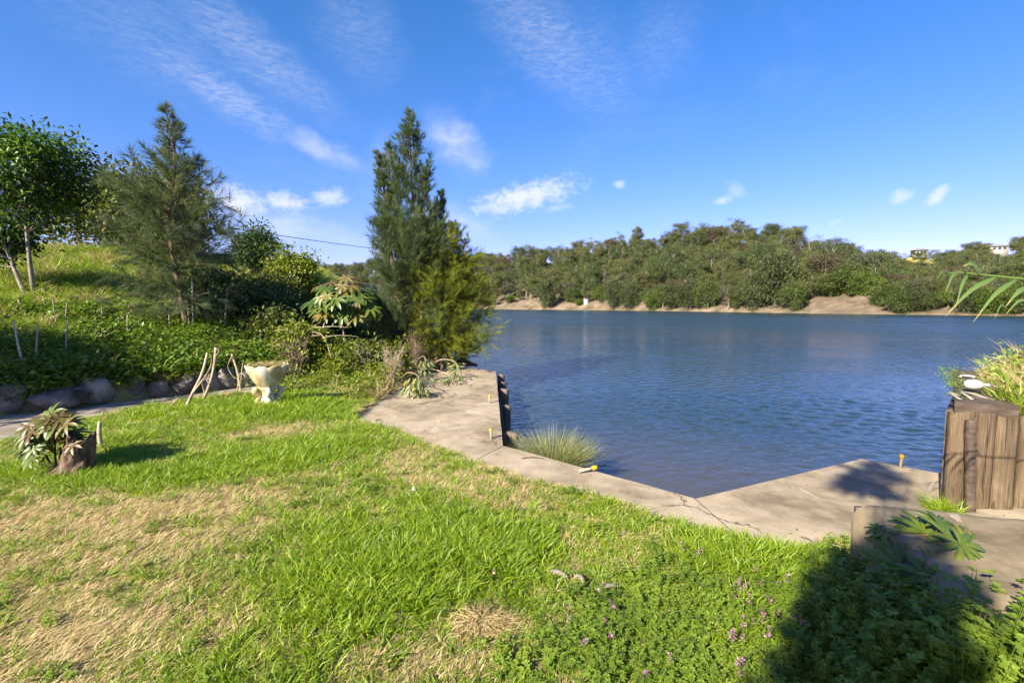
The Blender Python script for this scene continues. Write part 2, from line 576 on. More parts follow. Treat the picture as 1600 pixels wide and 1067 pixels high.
M['stump'] = bumpy_mat('rotting_stump', [(0.3, (0.035, 0.022, 0.014)), (0.45, (0.115, 0.075, 0.046)), (0.58, (0.20, 0.14, 0.09)), (0.75, (0.31, 0.235, 0.16))], 9, 10, 0.95, 1.0, 22, stretch=(2.2, 2.2, 0.6), dist=0.05)
M['soil'] = bumpy_mat('soil', [(0.3, (0.075, 0.052, 0.032)), (0.5, (0.15, 0.11, 0.068)), (0.7, (0.24, 0.18, 0.115))], 12, 8, 0.95, 0.7, 40, dist=0.02)
M['urn'] = bumpy_mat('stained_white_cement', [(0.30, (0.17, 0.12, 0.05)), (0.42, (0.38, 0.29, 0.125)), (0.52, (0.50, 0.44, 0.29)), (0.66, (0.58, 0.56, 0.48))], 5.5, 8, 0.75, 0.35, 30, stretch=(1, 1, .55), dist=0.006)
M['yellow'] = plain_mat('yellow_plastic', (0.60, 0.36, 0.008), 0.5)
M['peg'] = plain_mat('peg_timber', (0.40, 0.33, 0.22), 0.8)
M['white'] = plain_mat('weathered_white', (0.36, 0.355, 0.335), 0.6)
M['metal'] = plain_mat('galvanised_pipe', (0.26, 0.235, 0.20), 0.6)
M['wire'] = plain_mat('black_cable', (0.045, 0.05, 0.06), 0.6)
M['red'] = plain_mat('red_scrap', (0.55, 0.07, 0.04), 0.6)
M['housewall'] = plain_mat('house_wall', (0.32, 0.30, 0.26), 0.8)
M['houseroof'] = plain_mat('house_roof', (0.30, 0.27, 0.26), 0.7)
M['glass'] = plain_mat('window_glass', (0.04, 0.05, 0.06), 0.1)
M['litter'] = leaf_mat('leaf_litter', [(0, (0.07, 0.04, 0.022)), (0.5, (0.20, 0.125, 0.07)), (0.85, (0.35, 0.24, 0.15)), (1, (0.55, 0.46, 0.36))], 0.05)

# foliage (true leaf colours)
G = leaf_mat
M['grass'] = G('grass_green', [(0, (0.078, 0.15, 0.007)), (0.4, (0.178, 0.27, 0.012)), (0.75, (0.285, 0.37, 0.022)), (1, (0.47, 0.44, 0.10))], 0.35, 0.45, 0.4, inst=0.55)
M['straw'] = G('grass_dry', [(0, (0.23, 0.155, 0.06)), (0.4, (0.43, 0.325, 0.15)), (0.75, (0.60, 0.485, 0.255)), (1, (0.70, 0.61, 0.39))], 0.25, 0.55, 0.3, inst=0.4, tcol=1.1)
M['clover'] = G('weed_leaf', [(0, (0.085, 0.14, 0.016)), (0.5, (0.17, 0.25, 0.026)), (1, (0.28, 0.34, 0.04))], 0.35, 0.5, 0.35, inst=0.5)
M['ivy'] = G('bank_creeper', [(0, (0.05, 0.095, 0.012)), (0.5, (0.11, 0.19, 0.018)), (1, (0.21, 0.28, 0.03))], 0.3, 0.45, 0.4, inst=0.5)
M['pink'] = G('fumitory_flower', [(0, (0.26, 0.07, 0.19)), (0.6, (0.40, 0.17, 0.33)), (1, (0.48, 0.30, 0.43))], 0.3)
M['broad'] = G('leaf_dark_glossy', [(0, (0.022, 0.05, 0.010)), (0.5, (0.048, 0.10, 0.014)), (0.85, (0.09, 0.18, 0.018)), (1, (0.14, 0.24, 0.026))], 0.32, 0.45, 0.35)
M['broad_olive'] = G('leaf_olive', [(0, (0.042, 0.062, 0.013)), (0.5, (0.10, 0.13, 0.025)), (0.85, (0.17, 0.18, 0.04)), (1, (0.24, 0.17, 0.06))], 0.3)
M['lime'] = G('leaf_lime', [(0, (0.075, 0.11, 0.012)), (0.5, (0.175, 0.215, 0.02)), (1, (0.31, 0.32, 0.035))], 0.35)
M['shade'] = G('leaf_deep_green', [(0, (0.026, 0.05, 0.016)), (0.5, (0.055, 0.095, 0.026)), (1, (0.11, 0.155, 0.04))], 0.25)
M['cas'] = G('casuarina_blue_green', [(0, (0.04, 0.07, 0.030)), (0.5, (0.085, 0.125, 0.052)), (1, (0.155, 0.19, 0.075))], 0.3, 0.6, 0.2)
M['cas2'] = G('casuarina_grey_green', [(0, (0.045, 0.07, 0.035)), (0.5, (0.095, 0.125, 0.058)), (1, (0.185, 0.195, 0.075))], 0.3, 0.6, 0.2)
M['cas_y'] = G('casuarina_yellow_green', [(0, (0.085, 0.115, 0.014)), (0.5, (0.18, 0.205, 0.020)), (1, (0.29, 0.295, 0.034))], 0.35, 0.6, 0.2)
M['castor'] = G('castor_leaf', [(0, (0.035, 0.07, 0.012)), (0.5, (0.085, 0.135, 0.018)), (0.8, (0.17, 0.175, 0.03)), (1, (0.24, 0.10, 0.045))], 0.3, 0.38, 0.45)
M['castor_red'] = G('castor_young_leaf', [(0, (0.06, 0.035, 0.016)), (0.5, (0.12, 0.075, 0.026)), (1, (0.17, 0.15, 0.04))], 0.3, 0.4, 0.4)
M['willow'] = G('grey_green_long_leaf', [(0, (0.10, 0.14, 0.055)), (0.5, (0.20, 0.235, 0.10)), (0.8, (0.33, 0.34, 0.17)), (1, (0.50, 0.36, 0.04))], 0.3)
M['reed'] = G('reed_leaf', [(0, (0.07, 0.15, 0.03)), (0.6, (0.20, 0.29, 0.08)), (1, (0.50, 0.42, 0.16))], 0.4)
M['sedge'] = G('sedge', [(0, (0.085, 0.11, 0.03)), (0.5, (0.19, 0.21, 0.075)), (1, (0.42, 0.37, 0.17))], 0.3)
GUM = [
    G('gum_olive', [(0, (0.058, 0.070, 0.022)), (0.5, (0.124, 0.140, 0.043)), (1, (0.205, 0.218, 0.070))], 0.25),
    G('gum_green', [(0, (0.042, 0.062, 0.021)), (0.5, (0.088, 0.118, 0.037)), (1, (0.15, 0.182, 0.057))], 0.25),
    G('gum_brown', [(0, (0.060, 0.050, 0.028)), (0.5, (0.125, 0.102, 0.056)), (1, (0.19, 0.158, 0.085))], 0.25),
    G('gum_grey', [(0, (0.048, 0.055, 0.033)), (0.5, (0.100, 0.112, 0.062)), (1, (0.165, 0.175, 0.10))], 0.25),
]
M['bank_lime'] = G('riverside_lime', [(0, (0.05, 0.09, 0.014)), (0.5, (0.115, 0.165, 0.024)), (1, (0.20, 0.25, 0.04))], 0.3)
M['bank_green'] = G('riverside_green', [(0, (0.035, 0.055, 0.014)), (0.5, (0.08, 0.112, 0.024)), (1, (0.14, 0.17, 0.036))], 0.3)
M['bank_dark'] = G('riverside_dark', [(0, (0.030, 0.042, 0.016)), (0.5, (0.066, 0.085, 0.027)), (1, (0.12, 0.138, 0.044))], 0.25)

def timber_mat(name, stops, crack=(0.03, 0.02, 0.012)):
    """weathered boards: fine streaky grain, dark splits, stained foot"""
    m, t, bs, out = new_mat(name)
    tcn = t.node('ShaderNodeTexCoord')
    oi = t.node('ShaderNodeObjectInfo')
    va = t.node('ShaderNodeVectorMath', operation='ADD')
    cx = t.node('ShaderNodeCombineXYZ')
    t.l.new(t.math('MULTIPLY', oi.outputs['Random'], 51.0), cx.inputs[0])
    t.l.new(t.math('MULTIPLY', oi.outputs['Random'], 17.0), cx.inputs[2])
    t.l.new(tcn.outputs['Object'], va.inputs[0]); t.l.new(cx.outputs[0], va.inputs[1])
    v = va.outputs[0]
    grain = t.noise(t.mapping(v, scale=(9, 9, 0.45)), 9.0, 6, 0.7, 0.4)
    broad = t.noise(t.mapping(v, scale=(2, 2, 0.8)), 3.0, 5, 0.6, 0.5)
    f = t.math('ADD', t.math('MULTIPLY', grain, .55), t.math('MULTIPLY', broad, .45))
    f = t.math('ADD', f, t.math('MULTIPLY', t.math('SUBTRACT', oi.outputs['Random'], .5), .10))
    c = t.ramp(f, stops)
    split = t.noise(t.mapping(v, scale=(7, 7, 0.22)), 5.0, 3, 0.6, 0.8)
    sp_ = t.sstep(split, 0.60, 0.66)
    c = t.mix(t.math('MULTIPLY', sp_, .8), c, crack)
    t.l.new(c, bs.inputs['Base Color'])
    bs.inputs['Roughness'].default_value = 0.9
    bs.inputs['Specular IOR Level'].default_value = 0.2
    b = t.node('ShaderNodeBump')
    b.inputs['Strength'].default_value = 0.9
    b.inputs['Distance'].default_value = 0.008
    t.l.new(t.math('SUBTRACT', grain, t.math('MULTIPLY', sp_, .8)), b.inputs['Height'])
    t.l.new(b.outputs[0], bs.inputs['Normal'])
    return m
M['wood'] = timber_mat('weathered_boards', [(0.34, (0.036, 0.024, 0.014)), (0.45, (0.09, 0.062, 0.035)), (0.55, (0.14, 0.10, 0.058)), (0.68, (0.20, 0.15, 0.095))])

# ------------------------------------------------------------------ layout of the place
WATER_Z = -0.55
C1 = gp(787, 696); C2 = gp(1085, 778); C3 = gp(1345, 716); C4 = gp(1482, 741)
JR = gp(775, 580); JL = gp(700, 570)
C5 = C4 + (C4 - C3) * 2.2
J_LEFT = [gp(640, 588), gp(585, 630), gp(520, 668)]
JOINT1 = gp(733, 724) + (gp(733, 724) - C1) * 0.8
JOINT2 = gp(1187, 866) + (gp(1187, 866) - C2) * 0.35
LAWN_EDGE = [gp(*p) for p in [(548, 657), (610, 676), (671, 697), (730, 725), (803, 750), (887, 776), (912, 780), (974, 799),
             (1025, 818), (1095, 838), (1126, 845), (1165, 864), (1202, 873), (1247, 877), (1292, 863), (1303, 850), (1352, 856)]]
jetty_poly = [C1, JR, JL] + J_LEFT + [gp(560, 760), JOINT1]
walk_poly = [C2, C1, JOINT1, gp(900, 830), gp(1040, 900), JOINT2]
PR = Vector((5.2, 2.2, 0)); PR2 = Vector((1.9, 2.3, 0))
plat_poly = [C3, C2, JOINT2, PR2, PR, C5]

B0 = np.array([-7.5, 7.1]); BD = np.array([0.653, 0.757]); BN = np.array([-0.757, 0.653])
def st(x, y):
    return (np.asarray(x) - B0[0]) * BN[0] + (np.asarray(y) - B0[1]) * BN[1], (np.asarray(x) - B0[0]) * BD[0] + (np.asarray(y) - B0[1]) * BD[1]
def bline(t, off=0.0):
    return B0 + BD * t + BN * off

PATH_NEAR = [gp(-420, 830, .05), gp(-150, 738, .05), gp(0, 692, .05), gp(100, 664, .05), gp(190, 641, .05), gp(300, 624, .05), gp(375, 614, .05), gp(420, 606, .05)]
path_poly = [(p.x, p.y) for p in PATH_NEAR] + [tuple(bline(t, 0.12)) for t in (4.4, 3, 1.5, 0, -2, -5, -9)]
water_poly = [(JL.x, JL.y), (JR.x, JR.y), (C1.x, C1.y), (C2.x, C2.y), (C3.x, C3.y), (C5.x, C5.y), (40, -12), (900, -40), (900, 900), (JL.x, 900)]
xy = lambda P: [(p[0], p[1]) for p in P]
conc_all = [xy(jetty_poly), xy(walk_poly), xy(plat_poly)]
lawn_edge_xy = xy(LAWN_EDGE)
# lawn side: a polygon on the land side of the lawn edge
lawn_poly = lawn_edge_xy + [(1.95, 2.75), (2.0, 1.9), (3.4, 1.2), (9, -4), (9, -14), (-22, -14), (-22, 6)] + [tuple(bline(t, .12)) for t in (-9, -5, -2, 0, 1.5, 3, 4.4, 5.5, 6.5)] + [(-3.6, 11.4), (-2.6, 11.6), (J_LEFT[0].x - .1, J_LEFT[0].y), (J_LEFT[1].x - .05, J_LEFT[1].y)]

def land_z(x, y):
    x = np.asarray(x, float); y = np.asarray(y, float)
    s, t = st(x, y)
    t0 = 8.7 + 0.75 * np.maximum(s - 5, 0)
    lawn = 0.045 + 0.05 * (fbm(x * .7, y * .7, 3) - .5)
    lawn = lawn + 0.06 * np.exp(-((x + 3.9) ** 2 / .8 + (y - 7.6) ** 2 / .8))
    bank = (0.34 * ss(0.0, 0.35, s) + 0.285 * np.clip(s - .25, 0, 10.5) + 0.03 * np.maximum(s - 10.5, 0) * (s < 60)) * (1 - ss(t0 - 4.2, t0 - .2, t))
    bank = bank + ss(.3, 2, s) * 0.35 * (fbm(x * .6, y * .6, 9) - .5) * (1 - ss(t0 - 3, t0, t))
    z = lawn + np.maximum(bank, 0) * (s > 0)
    inside = in_poly(x, y, path_poly)
    z = np.where(inside, 0.0, z)
    z = z - 2.6 * ss(t0 - .2, t0 + 1.2, t)
    dl = poly_dist(x, y, lawn_edge_xy)
    conc = np.zeros(x.shape, bool)
    for p in conc_all:
        conc |= in_poly(x, y, p)
    conc &= ~in_poly(x, y, lawn_poly)
    z = np.where(conc, np.minimum(z, 0.03 - np.minimum(dl * 1.2, 0.35)), z)
    z = np.where(in_poly(x, y, water_poly) & ~conc, -2.4, z)
    return z

def lz(x, y):
    return float(land_z(np.array([x]), np.array([y]))[0])

def hit(u, v, y0=2.0, y1=40.0):
    """first point of the land along the view ray of photo pixel (u, v)"""
    Y = np.linspace(y0, y1, 1500)
    d = px_dir(u, v)
    T = Y / d.y
    Z = CAMZ + d.z * T
    L = land_z(d.x * T, Y)
    i = np.argmax(L >= Z)
    if L[i] < Z[i]:
        i = len(Y) - 1
    return Vector((d.x * T[i], Y[i], float(L[i])))

# ------------------------------------------------------------------ ground
def soil_lawn_mat():
    m, t, bs, out = new_mat('lawn_ground')
    tcn = t.node('ShaderNodeTexCoord')
    v = tcn.outputs['Object']
    big = t.noise(v, 0.55, 5, 0.6, 0.4)
    mid = t.noise(v, 4.5, 7, 0.65, 0.3)
    fin = t.noise(v, 45, 5, 0.7)
    f = t.math('ADD', t.math('MULTIPLY', big, .5), t.math('MULTIPLY', mid, .5))
    c = t.ramp(f, [(0.32, (0.12, 0.09, 0.045)), (0.45, (0.21, 0.17, 0.075)), (0.55, (0.15, 0.155, 0.04)), (0.7, (0.12, 0.155, 0.03))])
    c = t.mix(t.sstep(fin, .4, .7, 0, .6), c, (0.33, 0.27, 0.14))
    t.l.new(c, bs.inputs['Base Color'])
    bs.inputs['Roughness'].default_value = 0.95
    bs.inputs['Specular IOR Level'].default_value = 0.15
    b = t.node('ShaderNodeBump')
    b.inputs['Strength'].default_value = 0.8
    b.inputs['Distance'].default_value = 0.03
    t.l.new(fin, b.inputs['Height'])
    t.l.new(b.outputs[0], bs.inputs['Normal'])
    return m
M['lawn'] = soil_lawn_mat()

def grid_mesh(xs, ys, zf):
    X, Y = np.meshgrid(xs, ys)
    Z = zf(X.ravel(), Y.ravel())
    V = np.stack([X.ravel(), Y.ravel(), Z], 1)
    nx, ny = len(xs), len(ys)
    i = (np.arange(ny - 1)[:, None] * nx + np.arange(nx - 1)[None]).ravel()
    F = np.stack([i, i + 1, i + nx + 1, i + nx], 1)
    return V, F

xs = np.concatenate([np.linspace(-400, -60, 18), np.linspace(-55, -12, 60), np.linspace(-11.8, 5, 225), np.linspace(5.5, 12, 12), np.linspace(15, 60, 8)])
ys = np.concatenate([np.linspace(-200, -20, 10), np.linspace(-16, 1.5, 40), np.linspace(1.58, 14, 165), np.linspace(14.3, 40, 75), np.linspace(42, 120, 40), np.linspace(130, 320, 12)])
tag(MB().add(*grid_mesh(xs, ys, land_z)).build('ground', M['lawn'], smooth=True), kind='structure')

# ------------------------------------------------------------------ water
def water_mat():
    m, t, bs, out = new_mat('river_water')
    tcn = t.node('ShaderNodeTexCoord')
    v = tcn.outputs['Object']
    gust = t.noise(t.mapping(v, rot=(0, 0, 0.25), scale=(0.35, 1.0, 1)), 0.075, 4, 0.55, 0.5)
    calm = t.sstep(gust, 0.36, 0.60)
    w2 = t.noise(t.mapping(v, rot=(0, 0, -0.15), scale=(0.6, 1.0, 1)), 7.0, 3, 0.55, 0.5)
    w3 = t.noise(t.mapping(v, rot=(0, 0, 0.2), scale=(0.6, 1.0, 1)), 1.6, 3, 0.55, 0.5)
    dist = t.node('ShaderNodeVectorMath', operation='LENGTH')
    t.l.new(v, dist.inputs[0])
    farw = t.sstep(dist.outputs['Value'], 14.0, 60.0)
    h = t.math('MULTIPLY', w2, t.math('ADD', 0.016, t.math('MULTIPLY', farw, 0.10)))
    h = t.math('ADD', h, t.math('MULTIPLY', t.math('MULTIPLY', w3, farw), 0.34))
    h = t.math('MULTIPLY', h, t.math('ADD', 0.55, t.math('MULTIPLY', calm, 0.7)))
    b = t.node('ShaderNodeBump')
    b.inputs['Strength'].default_value = 1.0
    b.inputs['Distance'].default_value = 1.0
    t.l.new(h, b.inputs['Height'])
    t.l.new(b.outputs[0], bs.inputs['Normal'])
    silt = t.noise(v, 0.05, 3, 0.5)
    wc_ = t.ramp(silt, [(0.35, (0.022, 0.034, 0.032)), (0.65, (0.012, 0.034, 0.042))])
    # silt stirred up in the shallows of the wharf corner
    cs = t.node('ShaderNodeVectorMath', operation='DISTANCE')
    t.l.new(v, cs.inputs[0])
    cs.inputs[1].default_value = (1.5, 4.6, WATER_Z)
    sd_ = t.math('ADD', cs.outputs['Value'], t.math('MULTIPLY', t.noise(v, 0.9, 3, 0.6), 2.2))
    wc_ = t.mix(t.sstep(sd_, 6.5, 1.6), wc_, (0.062, 0.056, 0.044))
    t.l.new(wc_, bs.inputs['Base Color'])
    t.l.new(t.math('ADD', 0.05, t.math('MULTIPLY', t.sstep(dist.outputs['Value'], 9.0, 70.0), 0.19)), bs.inputs['Roughness'])
    bs.inputs['IOR'].default_value = 1.333
    bs.inputs['Specular IOR Level'].default_value = 0.42
    return m
M['water'] = water_mat()
# wind waves are real relief; the mesh is finer where the wharf is and coarser far out
wr = np.random.default_rng(3)
waves = []
for k in range(64):
    lam = 0.085 * (6.0 ** wr.random())
    th = math.radians(-78) + wr.normal() * 0.42
    waves.append((2 * math.pi / lam, math.cos(th), math.sin(th), wr.uniform(0, 6.28), 0.0145 * lam * wr.uniform(.5, 1.2) / 2.3, lam))
def wave_z(x, y, cell):
    z = np.zeros(len(x))
    gust = .55 + .9 * ss(.35, .62, fbm(x * .05, y * .11, 33, 3))
    near = ss(3.5, 9.0, np.hypot(x - 1.2, y - 3.5))
    for (kk, cx, cy, ph, am, lam) in waves:
        z += am * np.sin(kk * (x * cx + y * cy) + ph) * ss(2.2, 4.5, lam / cell)
    return WATER_Z + z * gust * (.25 + .75 * near)
ang_ = np.concatenate([np.linspace(-math.pi, -1.05, 26)[:-1], np.linspace(-1.05, 1.05, 400), np.linspace(1.05, math.pi, 26)[1:]])
rad_ = np.concatenate([np.exp(np.linspace(math.log(3.2), math.log(120), 720)), np.linspace(125, 1400, 30)])
AA, RD = np.meshgrid(ang_, rad_)
WX = (np.sin(AA) * RD).ravel(); WY = (np.cos(AA) * RD).ravel()
WZ = wave_z(WX, WY, (RD * .0053).ravel())
na_ = len(ang_)
ii = (np.arange(len(rad_) - 1)[:, None] * na_ + np.arange(na_ - 1)[None]).ravel()
tag(MB().add(np.stack([WX, WY, WZ], 1), np.stack([ii, ii + na_, ii + na_ + 1, ii + 1], 1)).build('water', M['water'], smooth=True), kind='structure')

# ------------------------------------------------------------------ concrete wharf
def slab(name, poly, z0, z1, mat, gap=0.006, bevel=0.003, seg=0.25, wob=0.004):
    """polygon slab with worn, bevelled upper edge, shrunk by gap so joints stay open"""
    P = np.array(xy(poly))
    area = 0.5 * np.sum(P[:, 0] * np.roll(P[:, 1], -1) - np.roll(P[:, 0], -1) * P[:, 1])
    if area < 0:
        P = P[::-1]
    n = len(P)
    def inset(d):
        Q = []
        for i in range(n):
            a, b, c = P[i - 1], P[i], P[(i + 1) % n]
            n1 = unit(np.array([-(b - a)[1], (b - a)[0]])); n2 = unit(np.array([-(c - b)[1], (c - b)[0]]))
            k = (n1 + n2) / max(0.3, 1 + n1 @ n2)
            Q.append(b + k * d)
        return np.array(Q)
    rings = []
    for d, z in ((gap, z0), (gap, z1 - bevel), (gap + bevel * .4, z1 - bevel * .35), (gap + bevel * 1.2, z1)):
        Q = inset(d)
        R = []
        for i in range(n):
            a, b = Q[i], Q[(i + 1) % n]
            k = max(1, int(np.linalg.norm(P[(i + 1) % n] - P[i]) / seg))
            for j in range(k):
                R.append(a + (b - a) * j / k)
        R = np.array(R)
        wn = wob * (vnoise(R[:, 0] * 9, R[:, 1] * 9, 5) - .5) * 2
        rings.append(np.column_stack([R[:, 0] + wn, R[:, 1] + wn, np.full(len(R), z)]))
    m = len(rings[0])
    V = np.vstack(rings)
    F = []
    for r in range(3):
        i = np.arange(m)
        F.append(np.stack([r * m + i, r * m + (i + 1) % m, (r + 1) * m + (i + 1) % m, (r + 1) * m + i], 1))
    me = MB().add(V, F).mesh(name, mat)
    import bmesh
    bm = bmesh.new(); bm.from_mesh(me)
    bm.verts.ensure_lookup_table()
    f = bm.faces.new([bm.verts[3 * m + i] for i in range(m)])
    bmesh.ops.triangulate(bm, faces=[f])
    bm.to_mesh(me); bm.free()
    o = bpy.data.objects.new(name, me)
    COL.objects.link(o)
    return tag(o, kind='structure')

slab('jetty_pavement', jetty_poly, -1.6, 0.0, M['concrete'])
slab('walkway_pavement', walk_poly, -1.6, 0.002, M['concrete'])
slab('platform_pavement', plat_poly, -1.6, -0.002, M['concrete'])
for a_, b_ in ((C1, JOINT1), (C2, JOINT2)):       # dirt packed into the open joints
    e_ = (b_ - a_).normalized(); s_ = Vector((-e_.y, e_.x, 0)) * .0075
    a_ = a_ + e_ * .03
    V_ = [(*(a_ + s_).xy, -.2), (*(a_ - s_).xy, -.2), (*(b_ - s_).xy, -.2), (*(b_ + s_).xy, -.2), (*(a_ + s_).xy, -.0035), (*(a_ - s_).xy, -.0035), (*(b_ - s_).xy, -.0035), (*(b_ + s_).xy, -.0035)]
    tag(MB().add(V_, box(0, 1, 0, 1, 0, 1)[1]).build('joint_dirt', M['wood_dark']), kind='structure')
pth = [Vector((p[0], p[1], 0)) for p in path_poly]
slab('path', pth, -0.2, 0.03, M['path'], wob=0.02)

# ------------------------------------------------------------------ far hillside across the river
US = [-900, 0, 480, 600, 750, 900, 1000, 1100, 1200, 1300, 1400, 1500, 1600, 2000, 3000]
Y0S = [330, 300, 262, 240, 212, 182, 160, 141, 124, 112, 103, 96, 90, 74, 50]
RU = [-900, 480, 560, 600, 750, 900, 1000, 1130, 1200, 1300, 1350, 1400, 1480, 1600, 1800, 3000]
RR = [22, 21, 19, 22, 23, 25.5, 27.5, 30, 24.5, 15, 9.5, 12, 19, 23, 24, 20]
def shore(u): return np.interp(u, US, Y0S)
def hill_h(u, dyv):
    D = np.interp(u, [480, 1300, 1480, 1700], [95, 85, 120, 125])
    x = np.asarray(u, float)
    k = .5 * ss(-2, 8, dyv) + 1.5 * ss(1, 9, dyv) * ss(.38, .70, fbm(x / 30, dyv * 0 + 1.3, 4)) + 1.5 * ss(1, 10, dyv) * (ss(1250, 1275, x) - ss(1385, 1405, x))
    h = -2.2 + 1.9 * ss(-3, 2, dyv) + k + np.interp(u, RU, RR) * (0.35 * ss(0, D, dyv) + 0.65 * np.clip(dyv / D, 0, 1)) 
    return h + 1.6 * (fbm(x / 25, dyv / 12, 6) - .5) * ss(5, 25, dyv)
def hill_pt(u, dyv):
    Y = float(shore(u)) + dyv
    return Vector(((u - 800) / FPX * Y, Y, float(hill_h(np.array([u]), np.array([dyv]))[0])))

M['hill'] = bumpy_mat('hill_ground', [(0.3, (0.075, 0.06, 0.036)), (0.45, (0.135, 0.105, 0.065)), (0.6, (0.205, 0.155, 0.10)), (0.75, (0.27, 0.21, 0.14))], 0.22, 8, 0.95, 0.9, 0.9, dist=0.8)
_t = NT(M['hill'].node_tree)          # forest floor of leaf litter above the sandy river bank
_b = [n_ for n_ in _t.n if n_.type == 'BSDF_PRINCIPLED'][0]
_src = _b.inputs['Base Color'].links[0].from_socket
_co = _t.node('ShaderNodeTexCoord'); _sx = _t.node('ShaderNodeSeparateXYZ')
_t.l.new(_co.outputs['Object'], _sx.inputs[0])
_hz = _t.math('ADD', _sx.outputs[2], _t.math('MULTIPLY', _t.noise(_co.outputs['Object'], 0.12, 4), 5.0))
_t.l.new(_t.mix(_t.sstep(_hz, 5.0, 8.5), _src, (0.085, 0.078, 0.042)), _b.inputs['Base Color'])
uu = np.concatenate([np.linspace(-900, 460, 40), np.linspace(470, 1650, 240), np.linspace(1670, 3000, 40)])
dd = np.concatenate([np.linspace(-6, 12, 30), np.linspace(13, 60, 30), np.linspace(63, 140, 25), np.linspace(150, 420, 12)])
UU, DD = np.meshgrid(uu, dd)
UU = UU.ravel(); DD = DD.ravel()
YY = shore(UU) + DD
HV = np.stack([(UU - 800) / FPX * YY, YY, hill_h(UU, DD)], 1)
nx = len(uu); ii = (np.arange(len(dd) - 1)[:, None] * nx + np.arange(nx - 1)[None]).ravel()
tag(MB().add(HV, np.stack([ii, ii + 1, ii + nx + 1, ii + nx], 1)).build('hill', M['hill'], smooth=True), kind='structure')

# ------------------------------------------------------------------ tree builders
def gen_broad(rng, H, cz, cr, ncl, nlf, ll, lw, tr, clr, flat=0.7, lean=(0, 0), droop=0.0, stems=1, top=0.75, kside=6):
    """trunk with limbs reaching to leaf clumps spread unevenly through an ellipsoid crown. returns (trunk MB, crown MB)"""
    tm, cm = MB(), MB()
    trunks = []
    for k in range(stems):
        a = rng.uniform(0, 6.28)
        off = np.array([np.cos(a), np.sin(a), 0]) * ((0.036 if H < 4 or stems > 2 else .06) * H if stems > 1 else 0)
        P = [np.array([0, 0, -0.15]) + off * .25]
        for f in (0.25, 0.5, 0.75, 1.0):
            P.append(np.array([lean[0] * f, lean[1] * f, (cz + cr[2] * (top - .3)) * f]) + off * (f * 2.2) + rng.normal(size=3) * np.array([1, 1, .1]) * 0.02 * H * f)
        P = spline(P, 10)
        trunks.append(P)
        tm.add(*tube(P, [tr * 1.35, tr, tr * .8, tr * .6, tr * .35], kside + 2, 0.05, rng))
    d = rand_unit(ncl, rng)
    r = rng.uniform(0.25, 1.0, ncl) ** 0.45
    lump = 0.72 + 0.42 * rng.random(ncl)
    C = np.array([lean[0], lean[1], cz]) + d * (r * lump)[:, None] * np.array(cr)
    for c in C:
        P = trunks[rng.integers(len(trunks))]
        zt = min(max(c[2] - 0.35 * np.hypot(c[0] - lean[0], c[1] - lean[1]) - 0.1 * H, 0.22 * H), P[-1][2])
        i = int(np.argmin(abs(P[:, 2] - zt)))
        s = P[i]
        mid = (s + c) / 2 + np.array([0, 0, -0.06 * np.linalg.norm(c - s)]) + rng.normal(size=3) * 0.04 * np.linalg.norm(c - s)
        b = tr * 0.33 * (0.6 + .6 * rng.random())
        tm.add(*tube(spline([s, mid, c], 6), [b, b * .6, b * .22], 5, 0.03, rng, cap=False))
        n = int(nlf * rng.uniform(.6, 1.4))
        sz = clr * rng.uniform(.7, 1.35)
        g = rng.normal(size=(n, 3)) * np.array([sz, sz, sz * flat]) * .62
        p = c + g
        D = unit(unit(g) * .6 + rand_unit(n, rng) * .8 + np.array([0, 0, -droop]))
        N = unit(rand_unit(n, rng) * .7 + np.array([0, 0, .9]))
        tint = np.clip(rng.normal(.45, .16) + rng.normal(size=n) * .17, 0, 1)
        cm.add(*leaves(p, D, N, ll * rng.uniform(.7, 1.3, n), lw * rng.uniform(.7, 1.3, n)), 0, np.repeat(tint, 4))
    return tm, cm

